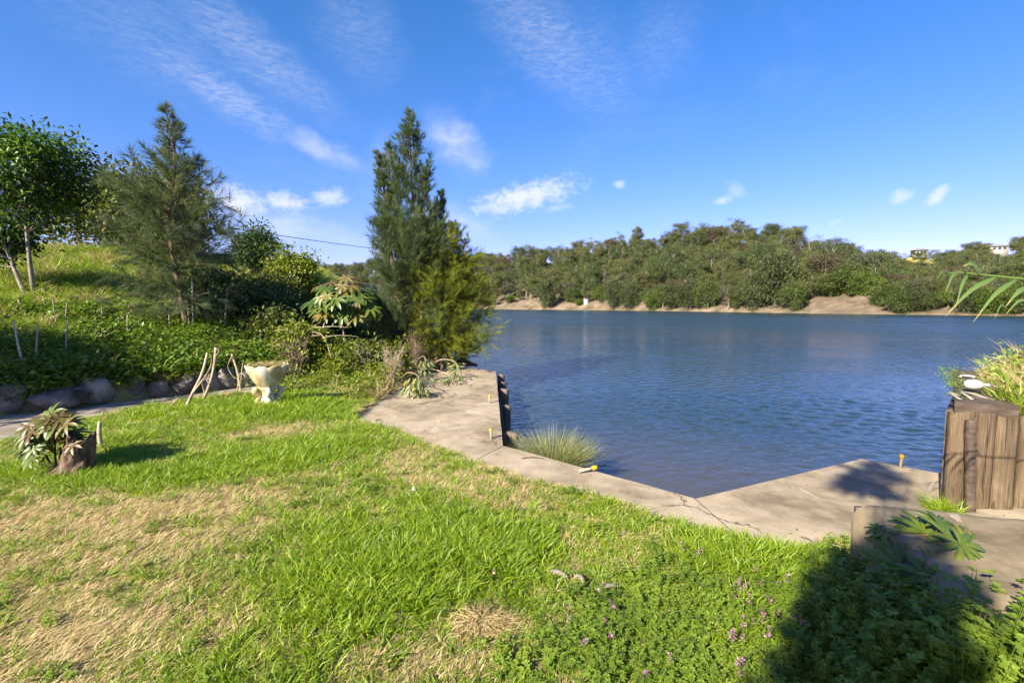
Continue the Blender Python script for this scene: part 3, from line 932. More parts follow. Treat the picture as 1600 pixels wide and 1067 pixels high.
def gen_casuarina(rng, leaders, nb, nsub, nn, env, up=(0.9, 0.35), nl=0.2, nw=0.007, tr=0.07, bare=0.0, droop=0.0, thin=.5):
    """she-oak: leaders = [(base xyz, top xyz, envelope scale)]; feathery branchlets of long needles along ascending branches"""
    tm, cm = MB(), MB()
    for (b0, t0, sc) in leaders:
        b0 = np.array(b0, float); t0 = np.array(t0, float)
        H = np.linalg.norm(t0 - b0)
        wob = rng.normal(size=3) * np.array([1, 1, 0]) * 0.012 * H
        P = spline([b0, b0 * .55 + t0 * .45 + wob, b0 * .2 + t0 * .8 - wob * .5, t0], 16)
        tm.add(*tube(P, [tr * 1.2, tr * .8, tr * .45, tr * .12], 7, 0.05, rng))
        fs = rng.uniform(bare, 0.985, int(nb * sc ** .5 * 1.6))
        fs = np.sort(fs[rng.random(len(fs)) < np.interp(fs, [0, .5, 1], [1, .75, thin])])
        for f in fs:
            base = P[min(15, int(f * 15))] * (1 - (f * 15) % 1) + P[min(15, int(f * 15) + 1)] * ((f * 15) % 1)
            a = rng.uniform(0, 2 * np.pi)
            h = np.array([np.cos(a), np.sin(a), 0])
            L = float(np.interp(f, env[0], env[1])) * sc * rng.uniform(.6, 1.12)
            e = up[1] + (up[0] - up[1]) * f
            d0 = unit(h + np.array([0, 0, e * .75 + rng.normal() * .12]))
            d1 = unit(h * .8 + np.array([0, 0, e * 1.6 - droop * (1 - f)]))
            mid = base + d0 * L * .5
            tip = mid + d1 * L * .55
            Q = spline([base, mid, tip], 7)
            br = tr * .16 * (1.1 - .7 * f) + .002
            tm.add(*tube(Q, [br, br * .6, br * .2], 4, 0, rng, cap=False))
            lk = min(1.2, L / max(env[1]))
            ns = max(2, int(nsub * (0.12 + 1.15 * lk)))
            bt = np.clip(rng.normal(.45, .15), 0, 1)
            for _ in range(ns):
                g = rng.uniform(.12, 1.0)
                q = Q[0] * 0 + np.array([np.interp(g * 6, np.arange(7), Q[:, i]) for i in range(3)])
                dirb = unit(d0 * (1 - g) + d1 * g)
                sd = unit(dirb * .9 + rand_unit(1, rng)[0] * .75 + np.array([0, 0, .15 - droop * .5]))
                sl = L * .28 * rng.uniform(.5, 1.2) * (1.15 - .5 * g) + .03
                n = nn
                tt = rng.uniform(0, 1, n)
                p = q + sd * (tt * sl)[:, None]
                D = unit(sd * .9 + rand_unit(n, rng) * .5 + np.array([0, 0, .12 - droop * .7]))
                tint = np.clip(bt + rng.normal(size=n) * .16, 0, 1)
                cm.add(*needles(p, D, nl * (.55 + .5 * lk) * rng.uniform(.6, 1.25, n), nw, rng), 0, np.repeat(tint, 3))
    return tm, cm

def tree_from(name, parts, bark, leafm, loc, label, cat='tree', group=None, rz=0.0, crown='crown'):
    root = empty(name, loc, rz)
    parts[0].build('trunk', bark, root, smooth=True)
    parts[1].build(crown, leafm, root)
    tag(root, label, cat, group)
    return root

# ------------------------------------------------------------------ wood across the river
rng = np.random.default_rng(5)
gum_shapes = []
for k in range(7):
    H = rng.uniform(10.5, 13.5)
    w_ = rng.uniform(3.2, 4.6)
    tm, cm = gen_broad(rng, H, H * .66, (w_, w_, H * .31), int(rng.integers(38, 54)) if k % 3 else 24, 125, 0.37, 0.17, 0.17, 0.92 if k % 3 else .8, flat=.7, droop=.35, top=.9, kside=4)
    gum_shapes.append((tm, cm))
gum_protos = []      # (trunk mesh, [crown mesh per colour])
for k, (tm, cm) in enumerate(gum_shapes):
    tme = tm.mesh('trunk', M['bark_pale'] if k % 2 == 0 else M['bark_grey'])
    cmes = [cm.mesh('crown', GUM[c]) for c in range(4)]
    gum_protos.append((tme, cmes))
bush_protos = {}
for key, mat in (('lime', 'bank_lime'), ('green', 'bank_green'), ('dark', 'bank_dark')):
    L = []
    for k in range(2):
        tm, cm = gen_broad(rng, 6.0, 3.1, (3.0, 3.0, 2.9), 46, 150, 0.30, 0.16, 0.12, 0.85, flat=.8, droop=.15, stems=3, kside=4)
        L.append((tm.mesh('trunk', M['bark_grey']), cm.mesh('crown', M[mat])))
    bush_protos[key] = L

def far_tree(name, tme, cme, loc, s, rz, label, group):
    r = empty(name, loc, rz)
    r.scale = (s[0], s[0], s[1])
    obj('trunk', tme, r); obj('crown', cme, r)
    return tag(r, label, 'tree', group)

COLN = ['olive green', 'mid green', 'brown tinged', 'grey green']
def gum_at(u, dyv, hs=1.0):
    p = hill_pt(u, dyv)
    k = int(rng.integers(len(gum_protos)))
    c = int(rng.choice(4, p=[.50, .29, .06, .15]))
    s = rng.uniform(.66, 1.02) * hs
    D = float(np.interp(u, [480, 1300, 1480, 1700], [95, 85, 120, 125]))
    lev = 'low on the far bank' if dyv < 14 else 'on the hill crest' if dyv > D - 14 else 'on the lower slope' if dyv < D * .45 else 'on the upper slope'
    zone = [z for lim, z in ((860, 'above the bare sandy cutting'), (945, 'above the small white box'), (1040, 'above the slim dark waterline trees'), (1130, 'above the dark waterline thicket'), (1255, 'above the largest dense tree'),
            (1400, 'above the wide bare sand slope'), (1505, 'near the pale hill house'), (9999, 'near the long pale house')) if u < lim][0]
    lab = '%s gum tree %s %s' % (COLN[c], lev, zone)
    grp = 'far gums: ' + lab
    far_tree('gum_tree', gum_protos[k][0], gum_protos[k][1][c], (p.x, p.y, p.z - .3), (s * rng.uniform(.9, 1.25), s), rng.uniform(0, 6.28), lab, grp)

HOUSE1 = (1440, 392, 190.0); HOUSE2 = (1562, 386, 205.0)
def blocks_house(u, dyv, hs):
    p = hill_pt(u, dyv)
    for (hu, hv, hY) in (HOUSE1, HOUSE2):
        if abs(u - hu) < 15 and p.y < hY + 2:
            top = 475 - (p.z + 11.5 * hs - CAMZ) / p.y * FPX
            if top < hv + 12:
                return True
    return False

sand = [(775, 842), (868, 905), (1262, 1392)]
spots = []
rows = [3.5, 9.5, 16, 23, 31, 40, 50, 61, 73, 84, 94, 106, 118]
for ri, dyv in enumerate(rows):
    u = 742 + rng.uniform(0, 12)
    while u < 1640:
        D = float(np.interp(u, [480, 1300, 1480, 1700], [95, 85, 120, 125]))
        Y = float(shore(u)) + dyv
        step = (6.3 + .015 * dyv) / Y * FPX
        jd = dyv + rng.uniform(-2.6, 2.6)
        if jd < D + 6:
            hs = 1.0 if dyv > 12 else rng.uniform(.55, .9)
            if 1395 < u < 1640: hs *= .74
            onsand = any(a < u < b for a, b in sand) and jd < 9.5
            if not onsand and not blocks_house(u, jd, hs):
                spots.append((u + rng.uniform(-.3, .3) * step, jd, hs))
        u += step * rng.uniform(.8, 1.25)
if len(spots) > 300:
    idx = np.sort(rng.choice(len(spots), 300, replace=False))
    rest = [s for i, s in enumerate(spots) if i not in set(idx.tolist())]
    spots = [spots[i] for i in idx]
else:
    rest = []
for s in spots:
    gum_at(*s)

# bushes right at the far waterline: (u, dy, height m, width m, kind, label)
bank_bushes = [
    (758, 2.5, 4.5, 4.5, 'green', 'small green bush on the far bank beside the she-oaks'),
    (798, 8, 3.2, 5.0, 'lime', 'low lime bush above the sandy cutting on the far bank'),
    (856, 1.5, 13.0, 7.5, 'dark', 'tall dark tree standing in a gap of the sandy far bank'),
    (893, 8, 6.0, 6.5, 'green', 'round bright green bush on top of the sandy far bank'),
    (905, 5, 3.0, 4.0, 'lime', 'small lime bush beside the white box on the far bank'),
    (935, 6, 6.0, 6.0, 'lime', 'lime bush right of the white box on the far bank'),
    (957, 1.5, 11.0, 6.0, 'dark', 'slim dark tree touching the water on the far bank'),
    (982, 1.5, 10.0, 6.5, 'dark', 'full dark tree next to the slim one at the far waterline'),
    (1022, 1.2, 7.0, 7.0, 'lime', 'round lime bush leaning over the far waterline'),
    (1052, 1.8, 8.0, 7.5, 'dark', 'dark broad bush next to the lime one at the waterline'),
    (1078, 2.0, 9.0, 7.5, 'dark', 'dark broad bush below the pale leaning trunk'),
    (1105, 2.0, 9.5, 7.0, 'green', 'green bush at the end of the dark thicket by the water'),
    (1150, 2.5, 7.0, 5.5, 'green', 'green bush beside the small bare sandy gully'),
    (1178, 2.0, 10.0, 7.0, 'dark', 'dark riverside tree at the foot of the largest dense tree'),
    (1210, 5.5, 14.5, 11.0, 'dark', 'largest dense dark tree on the far bank'),
    (1238, 1.8, 8.0, 6.0, 'green', 'green bush bordering the wide bare sand slope'),
    (1295, 12, 6.5, 7.0, 'green', 'green bush on top of the wide bare sand slope'),
    (1325, 12, 9.0, 9.0, 'green', 'large leafy bush above the wide bare sand slope'),
    (1352, 9, 6.0, 6.5, 'lime', 'lime bush above the low end of the bare sand slope'),
    (1382, 5, 6.0, 6.0, 'green', 'green bush closing off the bare sand slope'),
    (1402, 1.5, 5.5, 5.5, 'green', 'low green bush at the waterline past the sand slope'),
    (1425, 2, 5.5, 5.5, 'dark', 'low dark bush at the waterline past the sand slope'),
    (1448, 3, 4.5, 4.5, 'green', 'low green bush beside the yellow grass clearing'),
    (1480, 6, 3.8, 5.0, 'lime', 'yellow lime bush in the grass clearing of the far bank'),
    (1512, 1.5, 6.0, 5.0, 'dark', 'dark bush at the waterline behind the hanging reed'),
    (1540, 1.5, 5.0, 5.5, 'lime', 'lime bush at the waterline behind the hanging reed'),
    (1566, 1.2, 5.5, 6.0, 'lime', 'broad lime bush behind the reed tips'),
    (1592, 1.5, 6.0, 6.0, 'green', 'green bush at the waterline beyond the timber wall'),
    (1625, 1.5, 6.0, 6.0, 'lime', 'lime bush at the waterline beyond the timber wall'),
]
for (u, dyv, h, wd, kind, lab) in bank_bushes:
    p = hill_pt(u, dyv)
    tme, cme = bush_protos[kind][int(rng.integers(2))]
    far_tree('riverside_bush' if h < 9 else 'riverside_tree', tme, cme, (p.x, p.y, max(p.z, WATER_Z) - .25), (wd / 6.3, h / 6.2), rng.uniform(0, 6.28), lab, 'bushes along the far waterline')

# ------------------------------------------------------------------ scattering by geometry nodes (only for what nobody could count)
def proto_coll(name, meshes):
    c = bpy.data.collections.new(name)
    for i, me in enumerate(meshes):
        o = bpy.data.objects.new('%s_%02d' % (name, i), me)
        c.objects.link(o)
    return c

def scatter(name, P, R, S, I, T, coll, label=None, cat=None):
    n = len(P)
    me = bpy.data.meshes.new(name)
    me.vertices.add(n)
    me.vertices.foreach_set('co', np.asarray(P, np.float32).ravel())
    for nm, typ, key, arr in (('rot', 'FLOAT_VECTOR', 'vector', R), ('scl', 'FLOAT_VECTOR', 'vector', S), ('idx', 'INT', 'value', I), ('itint', 'FLOAT', 'value', T)):
        a = me.attributes.new(nm, typ, 'POINT')
        arr = np.asarray(arr, np.int32 if typ == 'INT' else np.float32)
        a.data.foreach_set(key, arr.ravel())
    me.update()
    o = bpy.data.objects.new(name, me)
    COL.objects.link(o)
    ng = bpy.data.node_groups.new('scatter_' + name, 'GeometryNodeTree')
    ng.interface.new_socket('Geometry', in_out='INPUT', socket_type='NodeSocketGeometry')
    ng.interface.new_socket('Geometry', in_out='OUTPUT', socket_type='NodeSocketGeometry')
    N = ng.nodes
    gi = N.new('NodeGroupInput'); go = N.new('NodeGroupOutput')
    ci = N.new('GeometryNodeCollectionInfo')
    ci.inputs['Collection'].default_value = coll
    ci.inputs['Separate Children'].default_value = True
    ci.inputs['Reset Children'].default_value = True
    ip = N.new('GeometryNodeInstanceOnPoints')
    ip.inputs['Pick Instance'].default_value = True
    def na(nm, typ):
        x = N.new('GeometryNodeInputNamedAttribute'); x.data_type = typ
        x.inputs['Name'].default_value = nm
        return x.outputs['Attribute']
    e2r = N.new('FunctionNodeEulerToRotation')
    ng.links.new(na('rot', 'FLOAT_VECTOR'), e2r.inputs[0])
    ng.links.new(gi.outputs[0], ip.inputs['Points'])
    ng.links.new(ci.outputs[0], ip.inputs['Instance'])
    ng.links.new(na('idx', 'INT'), ip.inputs['Instance Index'])
    ng.links.new(e2r.outputs[0], ip.inputs['Rotation'])
    ng.links.new(na('scl', 'FLOAT_VECTOR'), ip.inputs['Scale'])
    ng.links.new(ip.outputs[0], go.inputs[0])
    md = o.modifiers.new('scatter', 'NODES')
    md.node_group = ng
    return tag(o, label, cat, kind='stuff')

# the rest of the wood: understorey, the far side of the hill and the hills beyond the she-oaks
wood = []
for k, (tm, cm) in enumerate(gum_shapes[:5]):
    mb = MB()
    mb.V, mb.F, mb.T, mb.n = list(tm.V), list(tm.F), list(tm.T), tm.n
    mb.M = list(tm.M)
    off = mb.n
    for v_, t_ in zip(cm.V, cm.T):
        mb.V.append(v_); mb.T.append(t_)
    for f_, m_ in zip(cm.F, cm.M):
        mb.F.append(f_ + off); mb.M.append(m_ + 1)
    mb.n += cm.n
    wood.append(mb.mesh('wood_tree', [M['bark_grey'], GUM[k % 4]]))
wc = proto_coll('wood', wood)
pts, sc_ = [], []
for (u, jd, hs) in rest:
    p = hill_pt(u, jd); pts.append((p.x, p.y, p.z - .3)); sc_.append(hs)
for dyv in np.arange(5, 130, 9.0):
    for (ua, ub) in ((380, 735), (1650, 2100)):
        u = ua
        while u < ub:
            Y = float(shore(u)) + dyv
            p = hill_pt(u, dyv + rng.uniform(-3, 3))
            pts.append((p.x, p.y, p.z - .3)); sc_.append(rng.uniform(.7, 1.05))
            u += 8.5 / Y * FPX * rng.uniform(.8, 1.3)
for _ in range(1300):      # understorey between the big trees
    u = rng.uniform(745, 1640); jd = rng.uniform(9, 95)
    if any(a < u < b for a, b in sand) and jd < 12: continue
    p = hill_pt(u, jd)
    hs_ = rng.uniform(.25, .55)
    if blocks_house(u, jd, hs_): continue
    pts.append((p.x, p.y, p.z - .4)); sc_.append(hs_)
n = len(pts)
sc_ = np.array(sc_)
S = np.stack([sc_ * 1.15, sc_ * 1.15, sc_], 1)
scatter('distant_wood', pts, np.stack([np.zeros(n), np.zeros(n), rng.uniform(0, 6.28, n)], 1), S, rng.integers(0, 5, n), rng.random(n), wc,
        'grey green wood of gums and scrub covering the hills across the river', 'wood')

# ------------------------------------------------------------------ houses and white box across the river
def far_house(name, u, v, Y, wd, dp, hh, roofm, label, terrace):
    p = at(u, v, Y)
    r = empty(name, (p.x, p.y, p.z - hh / 2), -0.35)
    MB().add(*box(-wd / 2, wd / 2, 0, dp, -4, hh * .62)).build('wall', M['housewall'], r)
    V = np.array([(-wd / 2 - .5, -.6, hh * .62), (wd / 2 + .5, -.6, hh * .62), (wd / 2 + .5, dp + .6, hh * .62), (-wd / 2 - .5, dp + .6, hh * .62), (-wd / 2 + 1.0, dp / 2, hh), (wd / 2 - 1.0, dp / 2, hh)])
    MB().add(V, [np.array([(0, 1, 5, 4), (2, 3, 4, 5)]), np.array([(1, 2, 5), (3, 0, 4)])]).add(V[:4], np.array([(3, 2, 1, 0)])).build('roof', roofm, r)
    for i in range(3):
        x = (i - 1) * wd * .28
        MB().add(*box(x - wd * .08, x + wd * .08, -.05, .02, hh * .12, hh * .45)).build('window', M['glass'], r)
    tag(r, label, 'house')
    return r
far_house('house', HOUSE1[0], HOUSE1[1], HOUSE1[2], 4.2, 4, 2.4, M['houseroof'], 'small pale house with grey roof above a yellow terrace on the far hill', True)
far_house('house', HOUSE2[0], HOUSE2[1], HOUSE2[2], 6, 5, 2.6, M['houseroof'], 'long pale house between dark trees on the far hill', False)
M['drygrass'] = bumpy_mat('dry_terrace', [(0.3, (0.30, 0.24, 0.07)), (0.7, (0.48, 0.40, 0.13))], 0.6, 6, 0.9, .4, 3)
p = at(1442, 405, 182.0)
tr_ = MB()
for i in range(3):
    tr_.add(*box(-5 + i, 5 - i, i * 2.2, i * 2.2 + 3.0, -6, i * 1.1 - .6))
o = tr_.build('terrace', M['drygrass'], loc=(p.x, p.y, p.z - .6)); o.rotation_euler = (0, 0, -.35)
tag(o, 'yellow dry grass terraces stepping down below the pale hill house', 'terrace')
p = at(916, 470, float(shore(916)) + 5.5)
wb = empty('white_box', (p.x, p.y, p.z - 2.0))
MB().add(*box(-.9, .9, -.5, .5, -1.0, 2.6)).build('cabinet', M['white'], wb)
MB().add(*box(-1.05, 1.05, -.65, .65, 2.6, 2.75)).build('lid', M['white'], wb)
tag(wb, 'small white upright box on the sandy far bank', 'box')

# ------------------------------------------------------------------ she-oaks
rng = np.random.default_rng(21)
# big she-oak at the head of the jetty
p = gp(652, 578); TY = p.y
def rel(u, v, Y, o): 
    q = at(u, v, Y); return (q.x - o.x, q.y - o.y, q.z - o.z)
o_ = Vector((p.x, p.y, -0.02))
lead = [((0, 0, -.2), rel(641, 172, TY, o_), 1.0), ((-.1, .15, -.2), rel(606, 222, TY + .5, o_), .72), ((-.15, -.1, .3), rel(588, 238, TY - .2, o_), .6),
        ((.18, .2, 0), rel(690, 300, TY + .6, o_), .62), ((.1, -.1, .1), rel(664, 265, TY - .3, o_), .6)]
env = ([0, .12, .3, .5, .75, 1.0], [.95, 1.55, 1.5, 1.0, .45, .06])
tm, cm = gen_casuarina(rng, lead, 145, 12, 33, env, up=(1.7, .5), nl=.22, nw=.0075, tr=.06, bare=.07, thin=.6)
tree_from('sheoak_tree', (tm, cm), M['bark'], M['cas'], o_, 'tall dark blue-green she-oak with several spires at the head of the jetty')
# yellow-green she-oak beside it
p = gp(690, 577); o_ = Vector((p.x, p.y, -0.02)); TY = p.y
lead = [((0, 0, -.2), rel(706, 352, TY, o_), 1.0), ((-.1, 0, -.1), rel(672, 385, TY - .2, o_), .8), ((.1, .1, -.1), rel(728, 405, TY + .2, o_), .9)]
env = ([0, .15, .4, .7, 1.0], [1.1, 1.4, 1.2, .7, .12])
tm, cm = gen_casuarina(rng, lead, 110, 12, 30, env, up=(1.1, .2), nl=.19, nw=.0075, tr=.05, bare=.06, droop=.25)
tree_from('sheoak_tree', (tm, cm), M['bark'], M['cas_y'], o_, 'bushy yellow-green she-oak hanging over the end of the jetty')
# she-oak on the bank
p = hit(296, 516); o_ = p; TY = p.y
lead = [((0, 0, -.2), rel(258, 165, TY - .2, o_), 1.0)]
env = ([0, .15, .3, .42, .52, .6, .7, .85, 1.0], [.8, 1.35, 1.45, 1.2, .85, .52, .38, .22, .04])
tm, cm = gen_casuarina(rng, lead, 160, 12, 30, env, up=(1.2, .02), nl=.26, nw=.0075, tr=.065, bare=.08, droop=.32, thin=.16)
tree_from('sheoak_tree', (tm, cm), M['bark'], M['cas2'], o_, 'grey-green she-oak with an open feathery top on the bank above the boulders')

# ------------------------------------------------------------------ broadleaf trees of the left bank
def bank_tree(u, v, htop_v, wpx, name, label, mat, leaf=(0.13, 0.062), ncl=80, nlf=75, stems=1, cbot=None, bark='bark_grey', tr=.06, lean=(0, 0), Y=None, clr=.36, group=None, flat=.75):
    p = hit(u, v) if Y is None else None
    if p is None:
        q = at(u, v, Y); p = Vector((q.x, q.y, lz(q.x, q.y)))
    H = at(u, htop_v, p.y).z - p.z
    r = wpx / FPX * p.y / 2
    b = at(u, cbot, p.y).z - p.z if cbot else 0.1 * H
    cz = (H + b) / 2; rz = (H - b) / 2
    parts = gen_broad(rng, H, cz, (r, r, rz), ncl, nlf, leaf[0], leaf[1], tr, clr, flat=flat, stems=stems, lean=lean, droop=.2)
    return tree_from(name, parts, M[bark], M[mat], p, label, 'tree', group)
bank_tree(54, 462, 198, 165, 'broadleaf_tree', 'dark glossy-leaved tree with a slim pale trunk on the grassy bank', 'broad', ncl=85, nlf=85, stems=1, cbot=345, tr=.042, clr=.33, leaf=(.12, .06))
bank_tree(44, 463, 300, 120, 'broadleaf_tree', 'low dark tree leaning away from the slim-trunked tree', 'broad', ncl=45, nlf=70, cbot=400, tr=.042, lean=(-1.1, .3), clr=.3)
bank_tree(215, 392, 268, 235, 'broadleaf_tree', 'wide round olive tree on the crest behind the bank she-oak', 'broad_olive', ncl=150, nlf=85, cbot=398, tr=.1, Y=18.5, leaf=(.19, .10), clr=.55)
bank_tree(402, 455, 358, 62, 'broadleaf_tree', 'small dark conical tree behind the scrub under the power line', 'shade', ncl=60, nlf=80, Y=18, tr=.05, leaf=(.13, .06), clr=.3)
bank_tree(462, 470, 388, 62, 'broadleaf_tree', 'small yellow-green tree beside the dark conical one', 'lime', ncl=60, nlf=80, Y=17, tr=.05, leaf=(.13, .07), clr=.3)
# thicket of dark scrub between the bank she-oak and the inlet
scrub = [(352, 560, 425, 95, 12.5, 'shade', 'deep green scrub bush beside the bank she-oak trunk'),
         (395, 570, 445, 100, 13.0, 'shade', 'deep green scrub bush behind the cement urn'),
         (440, 575, 470, 95, 13.2, 'shade', 'deep green scrub bush behind the arching dead branch'),
         (425, 480, 432, 90, 16.0, 'broad_olive', 'olive scrub bush under the small conical tree'),
         (475, 560, 485, 85, 14.5, 'broad_olive', 'olive scrub bush behind the castor oil tree'),
         (520, 570, 500, 80, 14.8, 'shade', 'deep green low bush under the castor oil tree'),
         (562, 575, 505, 75, 15.0, 'broad_olive', 'olive low bush between castor oil tree and inlet'),
         (585, 560, 470, 60, 16.5, 'broad_olive', 'olive bush at the mouth of the inlet behind the she-oaks'),
         (490, 530, 455, 60, 17.5, 'lime', 'pale lime bush beyond the castor oil tree'),
         (432, 590, 530, 55, 11.6, 'broad_olive', 'olive bush just behind the urn rim'), (468, 598, 548, 52, 11.0, 'lime', 'lime bush beside the leaning dead trunk'), (575, 612, 560, 55, 10.6, 'broad_olive', 'olive bush at the inner corner of the jetty'),
         (610, 600, 550, 50, 11.8, 'lime', 'lime bush between the leafy branches and the inlet'), (540, 600, 565, 55, 11.0, 'lime', 'lime bush at the foot of the castor oil tree'), (330, 500, 440, 70, 13.5, 'broad_olive', 'olive bush on the slope behind the bank she-oak')]
for (u, v, vt, wd, Y, mat, lab) in scrub:
    q = at(u, v, Y); zb = lz(q.x, q.y)
    if zb < -.3: zb = -.45
    H = max(.6, at(u, vt, Y).z - zb); r = wd / FPX * Y / 2
    parts = gen_broad(rng, H, H * .5, (r, r, H * .5), 60, 75, .11, .055, .03, .27, flat=.9, stems=3, droop=.1, kside=4)
    tree_from('scrub_bush', parts, M['bark'], M[mat], Vector((q.x, q.y, zb)), lab, 'bush', 'scrub thicket by the inlet')

# trees out of view to the left and behind: they throw the shade on the path and the right-hand weeds
def shade_tree(x, y, H, r, cz, rz, label, ncl=110, leaf=(.22, .12), clr=.5):
    parts = gen_broad(rng, H, cz, (r, r, rz), ncl, 90, leaf[0], leaf[1], .1, clr, flat=.8)
    tree_from('broadleaf_tree', parts, M['bark_grey'], M['broad'], Vector((x, y, lz(x, y))), label, 'tree')
shade_tree(-12.3, 3.4, 4.3, 1.35, 3.3, .8, 'leafy tree on the left bank whose shade falls on the path')
shade_tree(-2.72, -2.95, 4.5, .12, 3.65, .95, 'narrow dense shrub added out of view on the lawn, shaped to shade the weeds by the block', ncl=150, leaf=(.11, .08), clr=.13)  # unseen shrub added behind the camera, crown shaped for the shadow it casts

# ------------------------------------------------------------------ castor oil plants (each large leaf its own part)
def castor_leaf_mesh(name, rng, lobes=8, mat=None, tint=.4, cup=.16):
    mb = MB()
    angs = np.linspace(-2.45, 2.45, lobes)
    for i, a in enumerate(angs):
        L = (1.0 - .22 * abs(a) / 2.45) * rng.uniform(.92, 1.06)
        d = np.array([np.cos(a), np.sin(a), 0]); s = np.array([-np.sin(a), np.cos(a), 0]); z = np.array([0, 0, 1.0])
        fr = np.array([0, .18, .42, .68, .86, 1.0]); wd = np.array([.03, .075, .135, .13, .075, .0]) * L
        dz = -cup * fr ** 2 * L + .05 * np.sin(fr * 3)
        V = []; 
        for f, ww, q in zip(fr, wd, dz):
            c = d * f * L + z * q
            V += [c - s * ww + z * ww * .32, c, c + s * ww + z * ww * .32]
        F = []
        for k in range(5):
            b = 3 * k
            F += [(b, b + 3, b + 4, b + 1), (b + 1, b + 4, b + 5, b + 2)]
        mb.add(V, np.array(F), 0, np.clip(tint + rng.normal() * .06 + np.tile([.0, .34, .0], 6), 0, 1))
    # leaf stalk
    mb.add(*tube(spline([(0, 0, -.01), (-.35, 0, -.28), (-.55, 0, -.75)], 6), [.014, .018, .022], 5), 0, .95)
    return mb.mesh(name, mat or M['castor'])
cl_green = [castor_leaf_mesh('leaf', rng, 8, None, t) for t in (.12, .28, .40, .58)]
cl_red = [castor_leaf_mesh('leaf', rng, 7, M['castor_red'], t) for t in (.3, .6)]

def castor(name, loc, stems, leaf_pts, label, stem_mat, r0=.02, group=None, facing=None):
    root = empty(name, loc)
    for s in stems:
        MB().add(*tube(spline(s, 8), [r0, r0 * .8, r0 * .6], 7, .04, rng)).build('stem', stem_mat, root, smooth=True)
    for (pos, sz, red, yaw, tilt) in leaf_pts:
        me = cl_red[int(rng.integers(2))] if red else cl_green[int(rng.integers(4))]
        fc_ = rng.uniform(.25, .8) if facing else 0.0
        rt = (Matrix.Rotation(fc_, 3, 'X') @ Matrix.Rotation(yaw, 3, 'Z') @ Matrix.Rotation(tilt * (.45 if facing else 1), 3, 'Y')).to_euler()
        obj('leaf', me, root, pos, rt, sz)
    return tag(root, label, 'plant', group)

# mid-distance castor oil tree
p = hit(541, 566)
Yc = p.y
stem = [(0, 0, -.1), rel(538, 530, Yc, p), rel(535, 495, Yc, p), rel(540, 470, Yc, p)]
stem2 = [rel(514, 588, Yc - .3, p), rel(508, 540, Yc - .3, p), rel(505, 512, Yc - .2, p), rel(520, 480, Yc, p)]
LP = []
for k in range(95):
    a = rng.uniform(0, 6.28); e = rng.uniform(-.7, 1.0); rr = rng.uniform(.55, 1)
    c = rel(538, 473, Yc, p)
    hv = np.sqrt(max(0, 1 - e * e))
    pos = (c[0] + np.cos(a) * hv * rr * .82, c[1] + np.sin(a) * hv * rr * .75, c[2] + e * rr * .62)
    LP.append((pos, rng.uniform(.24, .36), e > .62 and rng.random() < .7, a + rng.normal() * .4, rng.uniform(.1, 1.0)))
castor('castor_oil_tree', p, [stem, stem2], LP, 'castor oil tree with big star-shaped leaves and reddish top behind the urn', M['bark_grey'], .028, facing=True)

# foreground castor oil plant against the block
p = Vector((2.02, 2.32, lz(2.02, 2.32)))
def L_(u, v, Y, sz, red, yaw, tilt): return (rel(u, v, Y, p), sz, red, yaw, tilt)
LP = [L_(1478, 836, 2.36, .20, False, -.4, .55), L_(1428, 852, 2.42, .17, False, 2.0, .35), L_(1404, 884, 2.18, .17, False, 3.6, .25),
      L_(1418, 866, 2.30, .10, True, 2.6, .9), L_(1372, 826, 2.5, .075, False, 2.8, .7), L_(1385, 832, 2.46, .085, False, 2.2, .8),
      L_(1500, 850, 2.25, .15, False, -1.2, .6), L_(1400, 925, 2.12, .15, False, 3.9, .5), L_(1445, 900, 2.1, .14, False, 4.4, .6), L_(1465, 815, 2.45, .12, False, 1.0, .5),
      L_(1455, 880, 2.2, .13, False, -.8, .5), L_(1442, 832, 2.45, .17, False, .6, .3), L_(1462, 848, 2.40, .15, True, -.2, .3), L_(1495, 832, 2.42, .14, False, -.5, .3), L_(1425, 822, 2.52, .12, False, 1.4, .3), L_(1400, 850, 2.45, .15, False, 2.9, .3), L_(1508, 846, 2.38, .16, False, -.9, .4), L_(1416, 842, 2.48, .12, True, 2.4, .4), L_(1390, 868, 2.35, .14, False, 3.1, .4), L_(1425, 935, 2.05, .13, False, 4.8, .7)]
castor('castor_oil_plant', p, [[(0, 0, -.05), (.0, .02, .2), rel(1440, 870, 2.3, p)], [(0, 0, -.05), (.06, .02, .2), rel(1478, 862, 2.36, p)]], LP,
       'young castor oil plant with red-veined star leaves against the concrete block', M['castor_red'], .014, facing=True)
# star leaves added to the unseen shrub to shade the platform and the boards
sh_ = [o for o in SC.objects if o.get('label', '').startswith('narrow dense shrub')][0]
for j_ in range(5):
    MB().add(*tube(spline([(0, 0, 3.9), (.05 * (j_ - 2), .02, 4.9), (.12 * (j_ - 2), .05 * (j_ % 2), 5.9 + .1 * j_)], 8), [.02, .012, .008], 5, .05, rng)).build('shoot', M['bark_grey'], sh_, smooth=True)
for j_ in range(30):
    qq = rng.normal() * .14 - .24; aa = rng.uniform(-.15, .15)
    obj('leaf', cl_green[j_ % 4], sh_, (aa * .656 + qq * .755, aa * .755 - qq * .656, rng.uniform(5.55, 6.45)), (rng.uniform(-.5, .5), rng.uniform(-.5, .5), rng.uniform(0, 6.28)), rng.uniform(.17, .27))

# pale dead stub on the plant's old stem, standing on the block
q = at(1432, 845, 2.55)
MB().add(*tube(spline([(0, 0, -.16), (.0, .0, .0), (.012, 0, .06), (.004, 0, .12)], 9), [.028, .026, .022, .03, .02], 9, .14, rng)).build('dead_stub', M['stick'], loc=q)
tag(bpy.context.scene.objects['dead_stub'], 'pale broken stub of a dead stem behind the young castor oil plant', 'stump')

